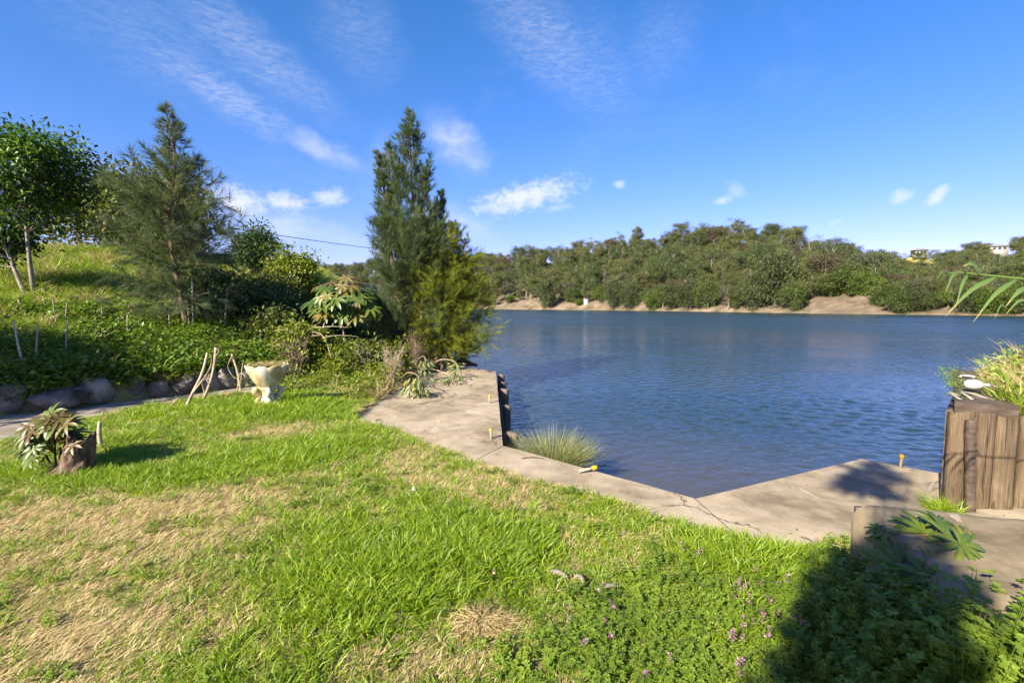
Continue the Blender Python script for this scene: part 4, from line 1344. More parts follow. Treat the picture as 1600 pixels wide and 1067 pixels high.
# ------------------------------------------------------------------ concrete block on the right
def rough_block(name, c, a, size, z0, z1, mat, label, cat):
    nx_, ny_, nz_ = 26, 18, 9
    V, F = [], []
    idx = {}
    def vid(i, j, k):
        key = (i, j, k)
        if key not in idx:
            x = (i / nx_ - .5) * size[0]; y = (j / ny_ - .5) * size[1]; z = z0 + (z1 - z0) * k / nz_
            # round worn edges
            ex = min(i, nx_ - i) / nx_ * size[0]; ey = min(j, ny_ - j) / ny_ * size[1]; ez = (nz_ - k) / nz_ * (z1 - z0)
            e = sorted([ex, ey, ez])
            r = max(0, .03 - e[0] - e[1]) 
            nn = (fbm(x * 3 + z * 5 + 7, y * 3 + z * 2, 8) - .5)
            z -= r * .8; 
            x -= math.copysign(r * .7, x) if ex <= .05 else 0
            y -= math.copysign(r * .7, y) if ey <= .05 else 0
            amp = .05 if ex < 1e-6 or ey < 1e-6 else .018
            x += nn * amp * (ex < .08); y += nn * amp * (ey < .08); z += (fbm(x * 4, y * 4, 3) - .5) * .03 * (k == nz_)
            idx[key] = len(V); V.append((x, y, z))
        return idx[key]
    for i in range(nx_):
        for j in range(ny_):
            F.append((vid(i, j, nz_), vid(i + 1, j, nz_), vid(i + 1, j + 1, nz_), vid(i, j + 1, nz_)))
    for k in range(nz_):
        for i in range(nx_):
            F.append((vid(i, 0, k), vid(i + 1, 0, k), vid(i + 1, 0, k + 1), vid(i, 0, k + 1)))
            F.append((vid(i + 1, ny_, k), vid(i, ny_, k), vid(i, ny_, k + 1), vid(i + 1, ny_, k + 1)))
        for j in range(ny_):
            F.append((vid(0, j + 1, k), vid(0, j, k), vid(0, j, k + 1), vid(0, j + 1, k + 1)))
            F.append((vid(nx_, j, k), vid(nx_, j + 1, k), vid(nx_, j + 1, k + 1), vid(nx_, j, k + 1)))
    o = MB().add(np.array(V, float), np.array(F)).build(name, mat, smooth=True, loc=c)
    o.rotation_euler = (0, 0, a)
    return tag(o, label, cat)
ang = -0.24
bx_, by_ = 1.9, 1.05
cor = Vector((2.07, 2.88, 0))     # back left corner
ctr = cor + Vector((math.cos(ang) * bx_ / 2 + math.sin(ang) * by_ / 2, math.sin(ang) * bx_ / 2 - math.cos(ang) * by_ / 2, 0))
rough_block('concrete_block', ctr, ang, (bx_, by_), -.1, .50, M['block'], 'massive worn concrete block with a crumbling end beside the platform', 'block')

# ------------------------------------------------------------------ timber retaining wall on the right
tw = empty('timber_wall', (3.63, 3.9, 0))
def board(x0, x1, z0, z1, y0, y1, tilt=0.0, mat='wood'):
    w_ = x1 - x0
    V, F = [], []
    nz_ = 8
    for k in range(nz_ + 1):
        z = z0 + (z1 - z0) * k / nz_
        jx = rng.normal() * .003
        for (a, b) in ((0, 0), (.15, -.006), (.85, -.006), (1, 0), (1, 1), (0, 1)):
            yy = y0 + (y1 - y0) * b if b in (0, 1) else y0 + b
            V.append((x0 + w_ * a + jx + tilt * (z - z0), yy + rng.normal() * .001, z + (rng.normal() * .008 if k == nz_ else 0)))
    for k in range(nz_):
        for i in range(6):
            F.append((k * 6 + i, k * 6 + (i + 1) % 6, (k + 1) * 6 + (i + 1) % 6, (k + 1) * 6 + i))
    mb = MB().add(V, np.array(F))
    mb.add(np.array(V)[-6:], np.array([(0, 1, 2, 5), (2, 3, 4, 5)]))
    return mb.build('board', M[mat], tw, smooth=False)
board(0.0, .165, -.06, .815, 0.0, .07)
board(.185, .355, -.06, .80, .012, .08)
board(.365, .535, -.06, .775, .0, .075)
board(.60, .78, -.06, .78, .02, .09)
board(.79, .97, -.06, .76, .01, .09)
board(.98, 1.2, -.06, .76, .015, .09)
board(.115, .175, -.06, .765, -.06, -.012, -.06, 'wood_dark').name = 'prop'
# top beam running back along the water side, and packing under it
V, F = box(0, 1, 0, 1, 0, 1)
beam = np.array([(-.01, 0.0, .90), (.56, .03, .86), (2.0, 1.62, .90), (1.45, 1.62, .95)])
nb_ = 14
BV = []
for k in range(nb_ + 1):
    f = k / nb_
    L0 = beam[0] * (1 - f) + beam[3] * f; R0 = beam[1] * (1 - f) + beam[2] * f
    for q in (0, .33, .66, 1):
        c = L0 * (1 - q) + R0 * q
        BV.append(c + np.array([rng.normal() * .012 * (q in (0, 1)), rng.normal() * .01 * (k in (0, nb_)), rng.normal() * .006]))
    for q in (1, 0):
        c = L0 * (1 - q) + R0 * q
        BV.append(c + np.array([0, .0, -.11 + rng.normal() * .005]))
BF = []
for k in range(nb_):
    for i in range(6):
        BF.append((k * 6 + i, (k + 1) * 6 + i, (k + 1) * 6 + (i + 1) % 6, k * 6 + (i + 1) % 6))
mb = MB().add(BV, np.array(BF))
mb.add(np.array(BV)[:6], np.array([(0, 1, 4, 5), (1, 2, 3, 4)]))
mb.build('top_beam', M['wood_dark'], tw)
for k in range(6):           # boards of the side that faces the river
    f0, f1 = k * .25, k * .25 + .24
    a = np.array([.03 + f0, .12 + f0]); b = np.array([.03 + f1, .12 + f1])
    nrm = np.array([.7, -.7]) * .06
    V = []
    for z in (-1.2, .80):
        V += [(*a, z), (*b, z), (*(b + nrm), z), (*(a + nrm), z)]
    _, F = box(0, 1, 0, 1, 0, 1)
    MB().add(V, F[:, ::-1]).build('board', M['wood_dark'], tw)
tag(tw, 'weathered timber retaining wall of upright boards with a dark beam on top', 'wall')
# retained earth behind the boards
eb = MB()
def ez(x, y):
    e = .80 + .10 * ss(3.9, 4.6, y) + .08 * (fbm(x * 2, y * 2, 12) - .5) + .35 * ss(4.6, 6.5, x - .2 * (y - 4))
    return e
ex_ = np.linspace(0, 1, 26); ey_ = np.linspace(0, 1, 26)
def earth_z(a, b): return a
EX, EY = np.meshgrid(ex_, ey_)
xq = 3.65 + (EY * 1.5) + EX * (3.6); yq = 4.0 + EY * 1.5
zq = ez(xq.ravel(), yq.ravel())
zq = np.where((EX.ravel() < .001) | (EY.ravel() > .999), -1.3, zq)
V = np.stack([xq.ravel(), yq.ravel(), zq], 1)
i = (np.arange(25)[:, None] * 26 + np.arange(25)[None]).ravel()
eb.add(V, np.stack([i, i + 1, i + 27, i + 26], 1))
tag(eb.build('earth_bank', M['soil'], smooth=True), kind='structure')

# white float and bent pipes lying on the beam
q = at(1524, 606, 4.28); zt = .935
fl = empty('white_float', (q.x, q.y, zt))
prof = [(-.105, .002), (-.10, .03), (-.07, .052), (-.02, .06), (.03, .052), (.06, .03), (.075, .018), (.115, .02), (.125, .012), (.127, .001)]
V, F = tube([(x, 0, .058) for x, r in prof], [r for x, r in prof], 12)
V[:, 2] = .058 + (V[:, 2] - .058)
R_ = [r for x, r in prof]
VV = []
for (x, r) in prof:
    for a in np.linspace(0, 2 * np.pi, 12, endpoint=False):
        VV.append((x, r * np.cos(a), .058 + r * np.sin(a)))
FF = []
for k in range(len(prof) - 1):
    for a in range(12):
        FF.append((k * 12 + a, k * 12 + (a + 1) % 12, (k + 1) * 12 + (a + 1) % 12, (k + 1) * 12 + a))
MB().add(VV, np.array(FF)).build('body', M['white'], fl, smooth=True)
MB().add(*tube(spline([(.1, .0, .06), (.17, .03, .05), (.22, .05, .02)], 6), [.012, .009], 6)).build('cord', M['metal'], fl)
fl.rotation_euler = (0, 0, -.35); fl.scale = (.8, .8, .8)
tag(fl, 'small white pear-shaped float lying on the dark timber beam', 'float')
q = at(1510, 590, 4.95)
MB().add(*tube(spline([(-.06, 0, .005), (-.03, .03, .012), (.02, .04, .012), (.06, .02, .01), (.07, -.02, .005)], 9), .011, 7)).build('white_hook', M['white'], loc=(q.x, q.y, .945), smooth=True)
tag(SC.objects['white_hook'], 'short curved white plastic hook behind the float on the beam', 'hook')
for i, (u, v, Yp, lab) in enumerate([(1512, 628, 4.0, 'bent pale pipe hoop at the front of the dark beam'), (1530, 628, 4.02, 'longer bent pale pipe hoop beside the white float')]):
    q = at(u, v, Yp)
    k = 1 + i * .7
    MB().add(*tube(spline([(0, 0, -.08), (-.005, 0, .02), (.03 * k, .02, .06), (.09 * k, .04, .05), (.14 * k, .06, .0)], 12), .010, 7)).build('pipe_hoop', M['metal'], loc=(q.x - .03, q.y + .1, .925), smooth=True).rotation_euler = (-1.15, 0, 0)
    tag(SC.objects['pipe_hoop' + ('' if i == 0 else '.001')], lab, 'pipe')

# ------------------------------------------------------------------ hanging reed, close on the right
rr_ = empty('hanging_reed', (3.3, 1.75, lz(3.3, 1.75)))
ro = Vector(rr_.location)
def rl(u, v, Y): return np.array(rel(u, v, Y, ro))
YR = 2.2
stem_pts = [(0, 0, 0), (.05, .1, 1.2), (-.02, .25, 1.75), rl(1640, 440, YR), rl(1600, 436, YR), rl(1540, 430, YR), rl(1500, 426, YR), rl(1482, 428, YR), rl(1470, 434, YR)]
stem_pts = [np.array(s, float) for s in stem_pts]
MB().add(*tube(spline(stem_pts, 40), [.007, .006, .005, .003, .0015], 6), 0, .5).build('stem', M['reed'], rr_, smooth=True)
def reed_leaf(p0, p1, wd, sag=.03, tipdry=True):
    P = spline([p0, (p0 + p1) / 2 + np.array([0, 0, sag]), p1], 9)
    T = unit(np.gradient(P, axis=0))
    S_ = unit(np.cross(T, np.array([.2, -.9, .3])))
    ww = np.array([.35, .8, 1, 1, .9, .75, .5, .25, .03]) * wd * .36
    V = np.stack([P - S_ * ww[:, None], P + np.array([0, .12, 0]) * ww[:, None], P + S_ * ww[:, None]], 1).reshape(-1, 3)
    F = []
    for k in range(8):
        b = 3 * k
        F += [(b, b + 3, b + 4, b + 1), (b + 1, b + 4, b + 5, b + 2)]
    t = np.repeat(np.clip(np.linspace(.15, .65, 9) + (np.arange(9) > 6) * .35, 0, 1), 3)
    return MB().add(V, np.array(F), 0, t).build('leaf', M['reed'], rr_)
for (a, b, wd) in [((1557, 433), (1477, 494), .028), ((1588, 437), (1520, 504), .028), ((1496, 428), (1477, 458), .022), ((1512, 429), (1493, 482), .024),
                   ((1533, 430), (1504, 416), .026), ((1612, 450), (1570, 481), .03), ((1610, 470), (1571, 492), .018), ((1570, 479), (1554, 499), .012), ((1482, 428), (1462, 440), .012), ((1625, 440), (1600, 400), .02)]:
    reed_leaf(rl(*a, YR), rl(*b, YR - .05), wd)
tag(rr_, 'green reed stem arching in with drooping blade leaves', 'reed')

# ------------------------------------------------------------------ boulders edging the path
bw = empty('boulder_edging', (B0[0], B0[1], 0))
rock_px = [(8, 625, 62, 50), (82, 622, 92, 40), (165, 612, 40, 34), (150, 607, 54, 46), (212, 606, 28, 40), (243, 606, 36, 30), (285, 603, 46, 34), (330, 606, 30, 40), (357, 598, 34, 40), (385, 597, 30, 36), (415, 592, 30, 34), (445, 592, 26, 26)]
for (u, v, w_, h_) in rock_px:
    k = (u - 800) / FPX
    # where the ray meets the rock line
    yb = (BN @ (B0)) / (BN @ np.array([k, 1.0])) + .12
    q = at(u, v, yb)
    rx = w_ / FPX * yb / 2 * 1.02; rz = h_ / FPX * yb / 2 * 1.0
    n1, n2 = 14, 10
    th = np.linspace(0, 2 * np.pi, n1, endpoint=False); ph = np.linspace(0, np.pi, n2)
    TH, PH = np.meshgrid(th, ph)
    D = np.stack([np.cos(TH) * np.sin(PH), np.sin(TH) * np.sin(PH), np.cos(PH)], -1).reshape(-1, 3)
    E = np.sign(D) * np.abs(D) ** .62
    sd = rng.integers(100)
    nz_ = 1 + .34 * (fbm(E[:, 0] * 1.3 + 5 + sd, E[:, 1] * 1.3 + E[:, 2] * 1.7 + 9, int(sd), 3) - .5)
    for _ in range(11):      # broken facets
        nn = rand_unit(1, rng)[0]; c = rng.uniform(.6, .85)
        dd_ = E @ nn
        E = E - np.maximum(dd_ - c, 0)[:, None] * nn * .9
    Vr = E * nz_[:, None] * np.array([rx, rx * .8, rz])
    F = []
    for a in range(n2 - 1):
        for b in range(n1):
            F.append((a * n1 + b, (a + 1) * n1 + b, (a + 1) * n1 + (b + 1) % n1, a * n1 + (b + 1) % n1))
    o = MB().add(Vr, np.array(F)).build('boulder', M['rock'], bw, loc=(q.x - B0[0], q.y - B0[1], max(q.z, .02 + rz * .75)))
    o.rotation_euler = (0, 0, .9)
tag(bw, 'row of rough brown boulders edging the path under the creeper', 'wall')

# ------------------------------------------------------------------ urn
p = hit(420, 634); p.z += .05
ur = empty('garden_urn', p, .2)
kx = p.y / FPX            # metres per photo pixel there
H_ = 60 * kx
def lathe(prof, k=48, scal=None, cz=0):
    V, F = [], []
    for (r, z) in prof:
        for a in np.linspace(0, 2 * np.pi, k, endpoint=False):
            q = r; zz = z
            if scal:
                q, zz = scal(r, z, a)
            V.append((q * np.cos(a), q * np.sin(a), zz))
    for i in range(len(prof) - 1):
        for j in range(k):
            F.append((i * k + j, i * k + (j + 1) % k, (i + 1) * k + (j + 1) % k, (i + 1) * k + j))
    return np.array(V), np.array(F)
Rb = 30.5 * kx
zb0, zb1 = .44 * H_, H_
prof = [(Rb * .42, zb0), (Rb * .5, zb0 + .03 * H_), (Rb * .62, zb0 + .12 * H_), (Rb * .80, zb0 + .28 * H_), (Rb * .93, zb0 + .42 * H_), (Rb, zb0 + .53 * H_), (Rb * .98, zb1), (Rb * .90, zb1 - .01), (Rb * .86, zb1 - .07 * H_)]
def scal(r, z, a):
    f = (z - zb0) / (zb1 - zb0)
    s = abs(math.sin(a * 5))
    return r * (1 + .045 * f * s), z + (.055 * H_ * (s - .5) if f > .88 else 0)
MB().add(*lathe(prof, 80, scal)).build('bowl', M['urn'], ur, smooth=True)
# pedestal: waisted column with scroll brackets and a flared foot
prof = [(Rb * .50, -.06), (Rb * .50, .04 * H_), (Rb * .42, .08 * H_), (Rb * .31, .16 * H_), (Rb * .27, .26 * H_), (Rb * .33, .33 * H_), (Rb * .46, .40 * H_), (Rb * .46, .44 * H_), (Rb * .3, .45 * H_)]
def scal2(r, z, a): return r * (1 + .07 * math.cos(a * 4)), z
MB().add(*lathe(prof, 48, scal2)).build('pedestal', M['urn'], ur, smooth=True)
for k in range(4):
    a = k * math.pi / 2 + .3
    c = np.array([math.cos(a), math.sin(a), 0])
    P = [c * Rb * .45 + np.array([0, 0, z]) for z in (.40 * H_,)] + [c * Rb * .62 + np.array([0, 0, .34 * H_]), c * Rb * .55 + np.array([0, 0, .25 * H_]), c * Rb * .38 + np.array([0, 0, .18 * H_]), c * Rb * .48 + np.array([0, 0, .08 * H_]), c * Rb * .62 + np.array([0, 0, -.03])]
    MB().add(*tube(spline(P, 14), [.03, .052, .042, .034, .04, .05], 9, .04, rng)).build('scroll_leg', M['urn'], ur, smooth=True)
V, F = lathe([(.001, zb1 - .01), (Rb * .3, zb1 - .005), (Rb * .6, zb1 - .025), (Rb * .87, zb1 - .045)], 32, lambda r, z, a: (r, z + .02 * math.sin(a * 3 + r * 20)))
MB().add(V, F).build('soil', M['soil'], SC.objects['bowl'], smooth=True)
n = 700
a = rng.uniform(0, 6.28, n); r = Rb * .8 * np.sqrt(rng.random(n))
P = np.stack([r * np.cos(a), r * np.sin(a), np.full(n, zb1 - .03)], 1)
D = unit(rng.normal(size=(n, 3)) * np.array([.6, .6, 0]) + np.array([0, 0, 1.0]))
gb = MB(); V, F = blades(P, D, rng.uniform(.05, .15, n), .005, rng.uniform(.3, 1.4, n), rng)
gb.add(V, F, 0, np.repeat(rng.random(n), 5)); gb.build('dry_grass', M['straw'], SC.objects['bowl'])
gb = MB(); V, F = blades(P[:350], unit(D[:350] + [-.3, 0, 0]), rng.uniform(.05, .12, 350), .006, rng.uniform(.3, 1.4, 350), rng)
gb.add(V, F, 0, np.repeat(rng.random(350), 5)); gb.build('green_grass', M['grass'], SC.objects['bowl'])
tag(ur, 'stained white cement urn with scalloped bowl on a scrolled pedestal, full of dry grass', 'urn')

# ------------------------------------------------------------------ dead sticks by the path and dead stems on the bank
def stick(pts, r, label, name='dead_stick', mat='stick', Y=None, group=None, side=None, cat='stick', jit=.06):
    b = hit(*pts[0]) if Y is None else at(*pts[0], Y)
    Yb = b.y
    P = [(0, 0, -.06)] + [np.array(rel(u, v, Yb + (i * .02), b)) for i, (u, v) in enumerate(pts) if i > 0]
    root = empty(name, b)
    sh_o = MB().add(*tube(spline(P, 14), r, 7, jit, rng)).build('shaft', M[mat], root, smooth=True)
    for sp in (side or []):
        Q = [np.array(rel(u, v, Yb, b)) for (u, v) in sp]
        MB().add(*tube(spline(Q, 10), [r[0] * .45, r[0] * .25], 5, .05, rng)).build('twig', M[mat], sh_o, smooth=True)
    return tag(root, label, cat, group)
stick([(285, 640), (307, 602), (317, 580), (324, 551)], [.024, .022, .02, .017], 'pale dead stick leaning far over with a bent fork, beside the path', side=[[(306, 606), (324, 583), (331, 564), (327, 553)], [(300, 615), (312, 600), (320, 592)]])
stick([(314, 628), (329, 596), (335, 570), (338, 543)], [.026, .024, .024, .03], 'thick dead stick with a frayed top beside the forked one', side=[[(327, 600), (322, 592), (319, 586)], [(320, 618), (317, 605), (315, 595)], [(337, 556), (342, 550), (340, 545)]])
stick([(377, 612), (371, 580), (362, 553)], [.024, .022, .018], 'dead stick with a looped tendril left of the urn', side=[[(363, 556), (356, 572), (364, 588), (372, 592)], [(370, 612), (372, 600), (371, 592)], [(376, 600), (379, 570), (381, 562)], [(384, 590), (378, 583), (372, 588)]])
stick([(262, 637), (270, 630), (279, 623)], [.014, .012, .008], 'short broken stick at the edge of the path')
stick([(160, 700), (155, 680), (156, 659)], [.026, .024, .020], 'stubby dead stick standing beside the rotten stump')
stick([(494, 590), (484, 560), (471, 529)], [.03, .026, .02], 'leaning dead trunk right of the urn under the arching branch', cat='stick')
stick([(499, 586), (495, 556), (490, 529)], [.026, .022, .018], 'straight dead stem beside the leaning dead trunk')
stick([(506, 575), (503, 550), (499, 522)], [.024, .02, .016], 'thin upright dead stem next to the castor oil stems')
q = at(440, 560, 10.6)
ab = empty('dead_branch', (q.x, q.y, lz(q.x, q.y)))
ao = Vector(ab.location)
for k, P in enumerate([[(520, 555), (505, 525), (478, 519), (448, 525), (410, 543)], [(500, 523), (470, 530), (440, 538), (404, 546)], [(478, 519), (490, 510), (500, 504)], [(448, 525), (462, 512), (470, 505)], [(470, 530), (452, 545), (440, 560)], [(440, 538), (455, 552), (468, 566)],
                       [(505, 527), (530, 524), (560, 526)], [(430, 533), (446, 522), (455, 514)], [(420, 540), (440, 541), (462, 548)], [(490, 512), (520, 510), (545, 512)], [(460, 521), (440, 515), (425, 518)]]):
    Q = [np.array(rel(u, v, 10.6 + .1 * math.sin(i + k), ao)) for i, (u, v) in enumerate(P)]
    if k == 0: Q[0] = np.array([Q[0][0], Q[0][1], -.05])
    MB().add(*tube(spline(Q, 14), [.015 if k < 2 else .007, .006, .003], 5, .12, rng)).build('twig' if k else 'limb', M['stick'], ab, smooth=True)
tag(ab, 'bare arching dead branch with many twigs behind the urn', 'branch')

def twig_bush(u, v, w_, h_, n, label):
    b = hit(u, v)
    kx_ = b.y / FPX
    root = empty('dry_twig_bush', b)
    tw_ = MB()
    for q in range(n):
        a = rng.uniform(0, 6.28); o = rng.normal(size=2) * .06
        L = h_ * kx_ * rng.uniform(.5, 1.15); sp_ = w_ * kx_ * .5 * rng.uniform(.2, 1.1)
        P = [(o[0], o[1], -.04), (o[0] + math.cos(a) * sp_ * .4, o[1] + math.sin(a) * sp_ * .4, L * .55), (o[0] + math.cos(a) * sp_, o[1] + math.sin(a) * sp_, L * rng.uniform(.7, 1.1))]
        C = spline(P, 6)
        tw_.add(*tube(C, [.006, .004, .002], 4, .1, rng, cap=False))
        for _ in range(3):
            i = rng.integers(2, 5)
            tw_.add(*tube([C[i], C[i] + rand_unit(1, rng)[0] * L * .14 + np.array([0, 0, L * .1]), C[i] + rand_unit(1, rng)[0] * L * .2 + np.array([0, 0, L * .16])], [.003, .0015], 3, 0, rng, cap=False))
    tw_.build('twigs', M['stick'], root)
    return tag(root, label, 'bush')
twig_bush(612, 604, 60, 62, 60, 'tangle of bare brown twigs at the inner edge of the jetty')
twig_bush(575, 596, 50, 50, 50, 'bare brown twig tangle between the castor oil tree and the jetty')
twig_bush(462, 585, 60, 60, 60, 'dense bare twig tangle behind the urn under the arching branch')
twig_bush(650, 590, 40, 62, 45, 'bare twig clump under the tall she-oak')

stems = [((42, 586), (30, 545), (21, 501)), ((55, 580), (57, 545), (59, 508)), ((103, 558), (104, 530), (106, 500)), ((159, 504), (159, 480)), ((199, 530), (199, 492)), ((216, 520), (217, 501)), ((265, 515), (264, 485)),
         ((297, 517), (294, 485), (292, 456)), ((302, 520), (301, 475), (300, 431)), ((308, 573), (308, 544)), ((39, 496), (29, 468)), ((72, 487), (69, 468)), ((86, 499), (83, 468)), ((101, 507), (105, 473)), ((349, 520), (353, 485), (355, 451)), ((344, 517), (346, 485)), ((263, 566), (262, 546)), ((186, 518), (185, 496))]
for i, s in enumerate(stems):
    tall = abs(s[0][1] - s[-1][1]) > 48
    lab = 'tall thin grey dead stem standing on the creeper-covered bank' if tall else 'short grey dead stem standing in the creeper of the bank'
    grp = 'tall dead stems on the bank' if tall else 'short dead stems on the bank'
    b = hit(*s[0])
    P = [(0, 0, -.08)] + [np.array(rel(u, v, b.y, b)) for (u, v) in s[1:]]
    o = MB().add(*tube(spline(P, 9), [.02, .017, .012] if tall else [.017, .013], 6, .08, rng)).build('dead_sapling', M['stem_grey'], loc=b, smooth=True)
    tag(o, lab, 'stem', grp)

# ------------------------------------------------------------------ rotten stump with castor shoots
p = hit(112, 742); p.z -= .03
kx = p.y / FPX
sp = empty('tree_stump', p)
n1, n2 = 40, 16
V = []
for j in range(n2):
    f = j / (n2 - 1)
    for i in range(n1):
        a = i / n1 * 2 * np.pi
        r = (27 - 9 * f) * kx * (1 + .30 * (fbm(np.array([math.cos(a) * 3 + 9]), np.array([math.sin(a) * 3 + f * .9 + 4]), 3, 3)[0] - .5) + .12 * math.sin(a * 3 + 1) * (1 - f)) + .07 * (fbm(np.array([a * 3.5]), np.array([f * 5.]), 5)[0] - .5)
        V.append((r * math.cos(a) + f * 22 * kx, r * math.sin(a) * .9, f * 66 * kx * (1 + .14 * math.sin(a * 2 + 1.3) * (f > .9))))
F = [(j * n1 + i, j * n1 + (i + 1) % n1, (j + 1) * n1 + (i + 1) % n1, (j + 1) * n1 + i) for j in range(n2 - 1) for i in range(n1)]
V.append((22 * kx, 0, 58 * kx)); c = len(V) - 1
T_ = [((n2 - 1) * n1 + i, (n2 - 1) * n1 + (i + 1) % n1, c) for i in range(n1)]
MB().add(V, [np.array(F), np.array(T_)]).build('trunk_base', M['stump'], sp, smooth=False)
for k in range(7):
    a = rng.uniform(0, 6.28)
    MB().add(*tube(spline([(math.cos(a) * .1 + .05, math.sin(a) * .09, .12), (math.cos(a) * .19, math.sin(a) * .17, .05), (math.cos(a) * .3, math.sin(a) * .26, -.02)], 7), [.05, .035, .02], 7, .1, rng)).build('root', M['stump'], sp, smooth=True)
tag(sp, 'leaning brown rotten tree stump on the dry lawn', 'stump')
LP = []
ps = hit(88, 735); 
for k in range(60):
    u = rng.uniform(34, 116); v = 643 + abs(u - 82) * .6 + rng.uniform(0, 44)
    LP.append((rel(u, v, p.y + rng.uniform(-.12, .25), ps), rng.uniform(.12, .20), rng.random() < .45, rng.uniform(0, 6.28), rng.uniform(.4, 1.2)))
for k in range(8):
    LP.append((rel(rng.uniform(36, 70), rng.uniform(690, 725), p.y + rng.uniform(-.2, .1), ps), rng.uniform(.09, .13), False, rng.uniform(2, 4.5), rng.uniform(.6, 1.2)))
castor('castor_oil_plant', ps, [[(0, 0, -.05), (.0, 0, .15), rel(85, 672, p.y, ps)], [(0.02, 0.05, -.05), (.05, 0, .15), rel(104, 668, p.y, ps)], [(0, 0, -.05), (-.08, 0, .12), rel(62, 690, p.y, ps)]], LP,
       'bushy castor oil plant with bronze and silvery leaves sprouting at the rotten stump', M['castor_red'], .012, facing=True)

# ------------------------------------------------------------------ jetty piles, pegs, sedge
V, F = box(0, 1, 0, 1, 0, 1)
pile_px = [(778, 590, 14), (783, 599, 13), (786, 612, 14), (790, 632, 15), (796, 672, 20)]
dirj = (JR - C1).normalized(); nj = Vector((dirj.y, -dirj.x, 0))
labs = ['timber pile at the far corner of the jetty', 'second timber pile from the far corner of the jetty', 'third timber pile from the far corner of the jetty', 'fourth timber pile from the far corner of the jetty', 'thick timber pile nearest the sedge tussock at the jetty']
for i, f in enumerate((.985, .83, .66, .43, .13)):
    c = C1 + (JR - C1) * f + nj * .12
    r = .09 + .010 * (i % 3)
    zt = -.07 - .03 * (i % 2)
    P = [(0, 0, -1.6), (0, 0, -.9), (.005, 0, -.4), (.01, .01, zt - .03), (.012, .01, zt)]
    o = MB().add(*tube(P, [r * 1.05, r, r, r * .97, r * .82], 14, .035, rng)).build('jetty_pile', M['pile'], loc=c, smooth=True)
    tag(o, labs[i], 'pile', 'piles along the jetty')
a = C1 + (JR - C1) * .05 + nj * .012; b = C1 + (JR - C1) * .5 + nj * .012
V = []
for z in (-.34, -.06):
    V += [(*a.xy, z), (*b.xy, z), (*(b + nj * .03).xy, z), (*(a + nj * .03).xy, z)]
o = MB().add(V, F[:, ::-1]).build('fender_plank', M['wood_dark'])
tag(o, 'dark plank fixed along the river side of the jetty', 'plank')

def peg(u, v, h, label, lying=False, yaw=0.0, tilt=0.0, w_=.018):
    p = gp(u, v, .003)
    r = empty('survey_peg', p, yaw)
    MB().add(*tube([(0, 0, -.03 if not lying else 0), (0, 0, h * .5), (0, 0, h * .8)], [w_, w_ * 1.02, w_], 4, .04, rng)).build('shaft', M['peg'], r)
    MB().add(*tube([(0, 0, h * .74), (0, 0, h * .8), (0, 0, h * .97), (0.003, 0, h)], [w_ * 1.25, w_ * 1.35, w_ * 1.35, w_ * .9], 8, .03, rng)).build('cap', M['yellow'], r)
    if lying:
        r.rotation_euler = (0, math.radians(84), yaw); r.location.z = .025
    else:
        r.rotation_euler = (tilt, tilt * .5, yaw)
    return tag(r, label, 'peg', 'yellow-capped pegs on the wharf')
peg(765, 629, .135, 'yellow-capped peg standing midway along the jetty edge', yaw=.3)
peg(767.5, 685, .125, 'yellow-capped peg standing at the corner of jetty and walkway', yaw=.5, tilt=-.05)
peg(904, 739, .20, 'yellow-capped peg lying on the walkway by the sedge tussock', True, .25)
peg(1407, 729, .13, 'yellow-capped peg standing on the platform edge by the timber wall', yaw=.2, tilt=.04, w_=.018)

p = gp(862, 742, WATER_Z)
p = Vector((C1.x + .62, C1.y + .28, WATER_Z))
n = 2600
a = rng.uniform(0, 6.28, n); r = .16 * np.sqrt(rng.random(n))
P = np.stack([r * np.cos(a), r * np.sin(a), np.full(n, -.05)], 1)
D = unit(np.stack([np.cos(a) * r / .16 * .75, np.sin(a) * r / .16 * .75, np.full(n, 1.35)], 1) + rng.normal(size=(n, 3)) * .14)
mb = MB(); V, F = blades(P, D, rng.uniform(.42, .82, n), .0065, rng.uniform(.1, .8, n), rng)
mb.add(V, F, 0, np.repeat(np.clip(rng.normal(.5, .22, n), 0, 1), 5))
tag(mb.build('sedge_tussock', M['sedge'], loc=p), 'dense spiky sedge tussock growing in the water beside the walkway', 'tussock')

# drooping leafy branches over the jetty
def spray(u, v, Y, wpx, hpx, nl, lab, stem_from, ln=.17, droop=1.1):
    base = hit(*stem_from)
    root = empty('leafy_branch', base)
    c = np.array(rel(u, v, Y, base))
    k = Y / FPX
    top = c + np.array([0, 0, hpx * k * .5])
    Q = spline([(0, 0, 0), np.array([0, 0, .15]) + (top) * .5, top, c + np.array([0, 0, -hpx * k * .3])], 14)
    lb_o = MB().add(*tube(Q, [.018, .012, .007, .003], 6, .05, rng)).build('limb', M['stick'], root, smooth=True)
    g = np.stack([rng.normal(size=nl) * wpx * k * .26, rng.normal(size=nl) * wpx * k * .24, rng.uniform(-.5, .5, nl) * hpx * k], 1)
    pos = c + g
    D = unit(g * np.array([1, 1, .1]) * 3 + rand_unit(nl, rng) * .5 + np.array([0, 0, -droop]))
    N = rand_unit(nl, rng)
    t = np.clip(rng.normal(.42, .2, nl) + .35 * (g[:, 2] > 0) * (rng.random(nl) < .35), 0, 1)
    mb = MB(); mb.add(*leaves(pos, D, N, ln * rng.uniform(.7, 1.2, nl), .04, .2), 0, np.repeat(t, 4))
    mb.build('foliage', M['willow'], lb_o)
    return tag(root, lab, 'branch', 'leafy branches drooping over the jetty')
spray(654, 614, 8.7, 30, 50, 260, 'long grey-green leafy branch drooping down to the jetty concrete', (622, 606))
spray(705, 598, 10.2, 42, 20, 130, 'leafy branch tip spread low over the middle of the jetty', (640, 590), droop=.3)
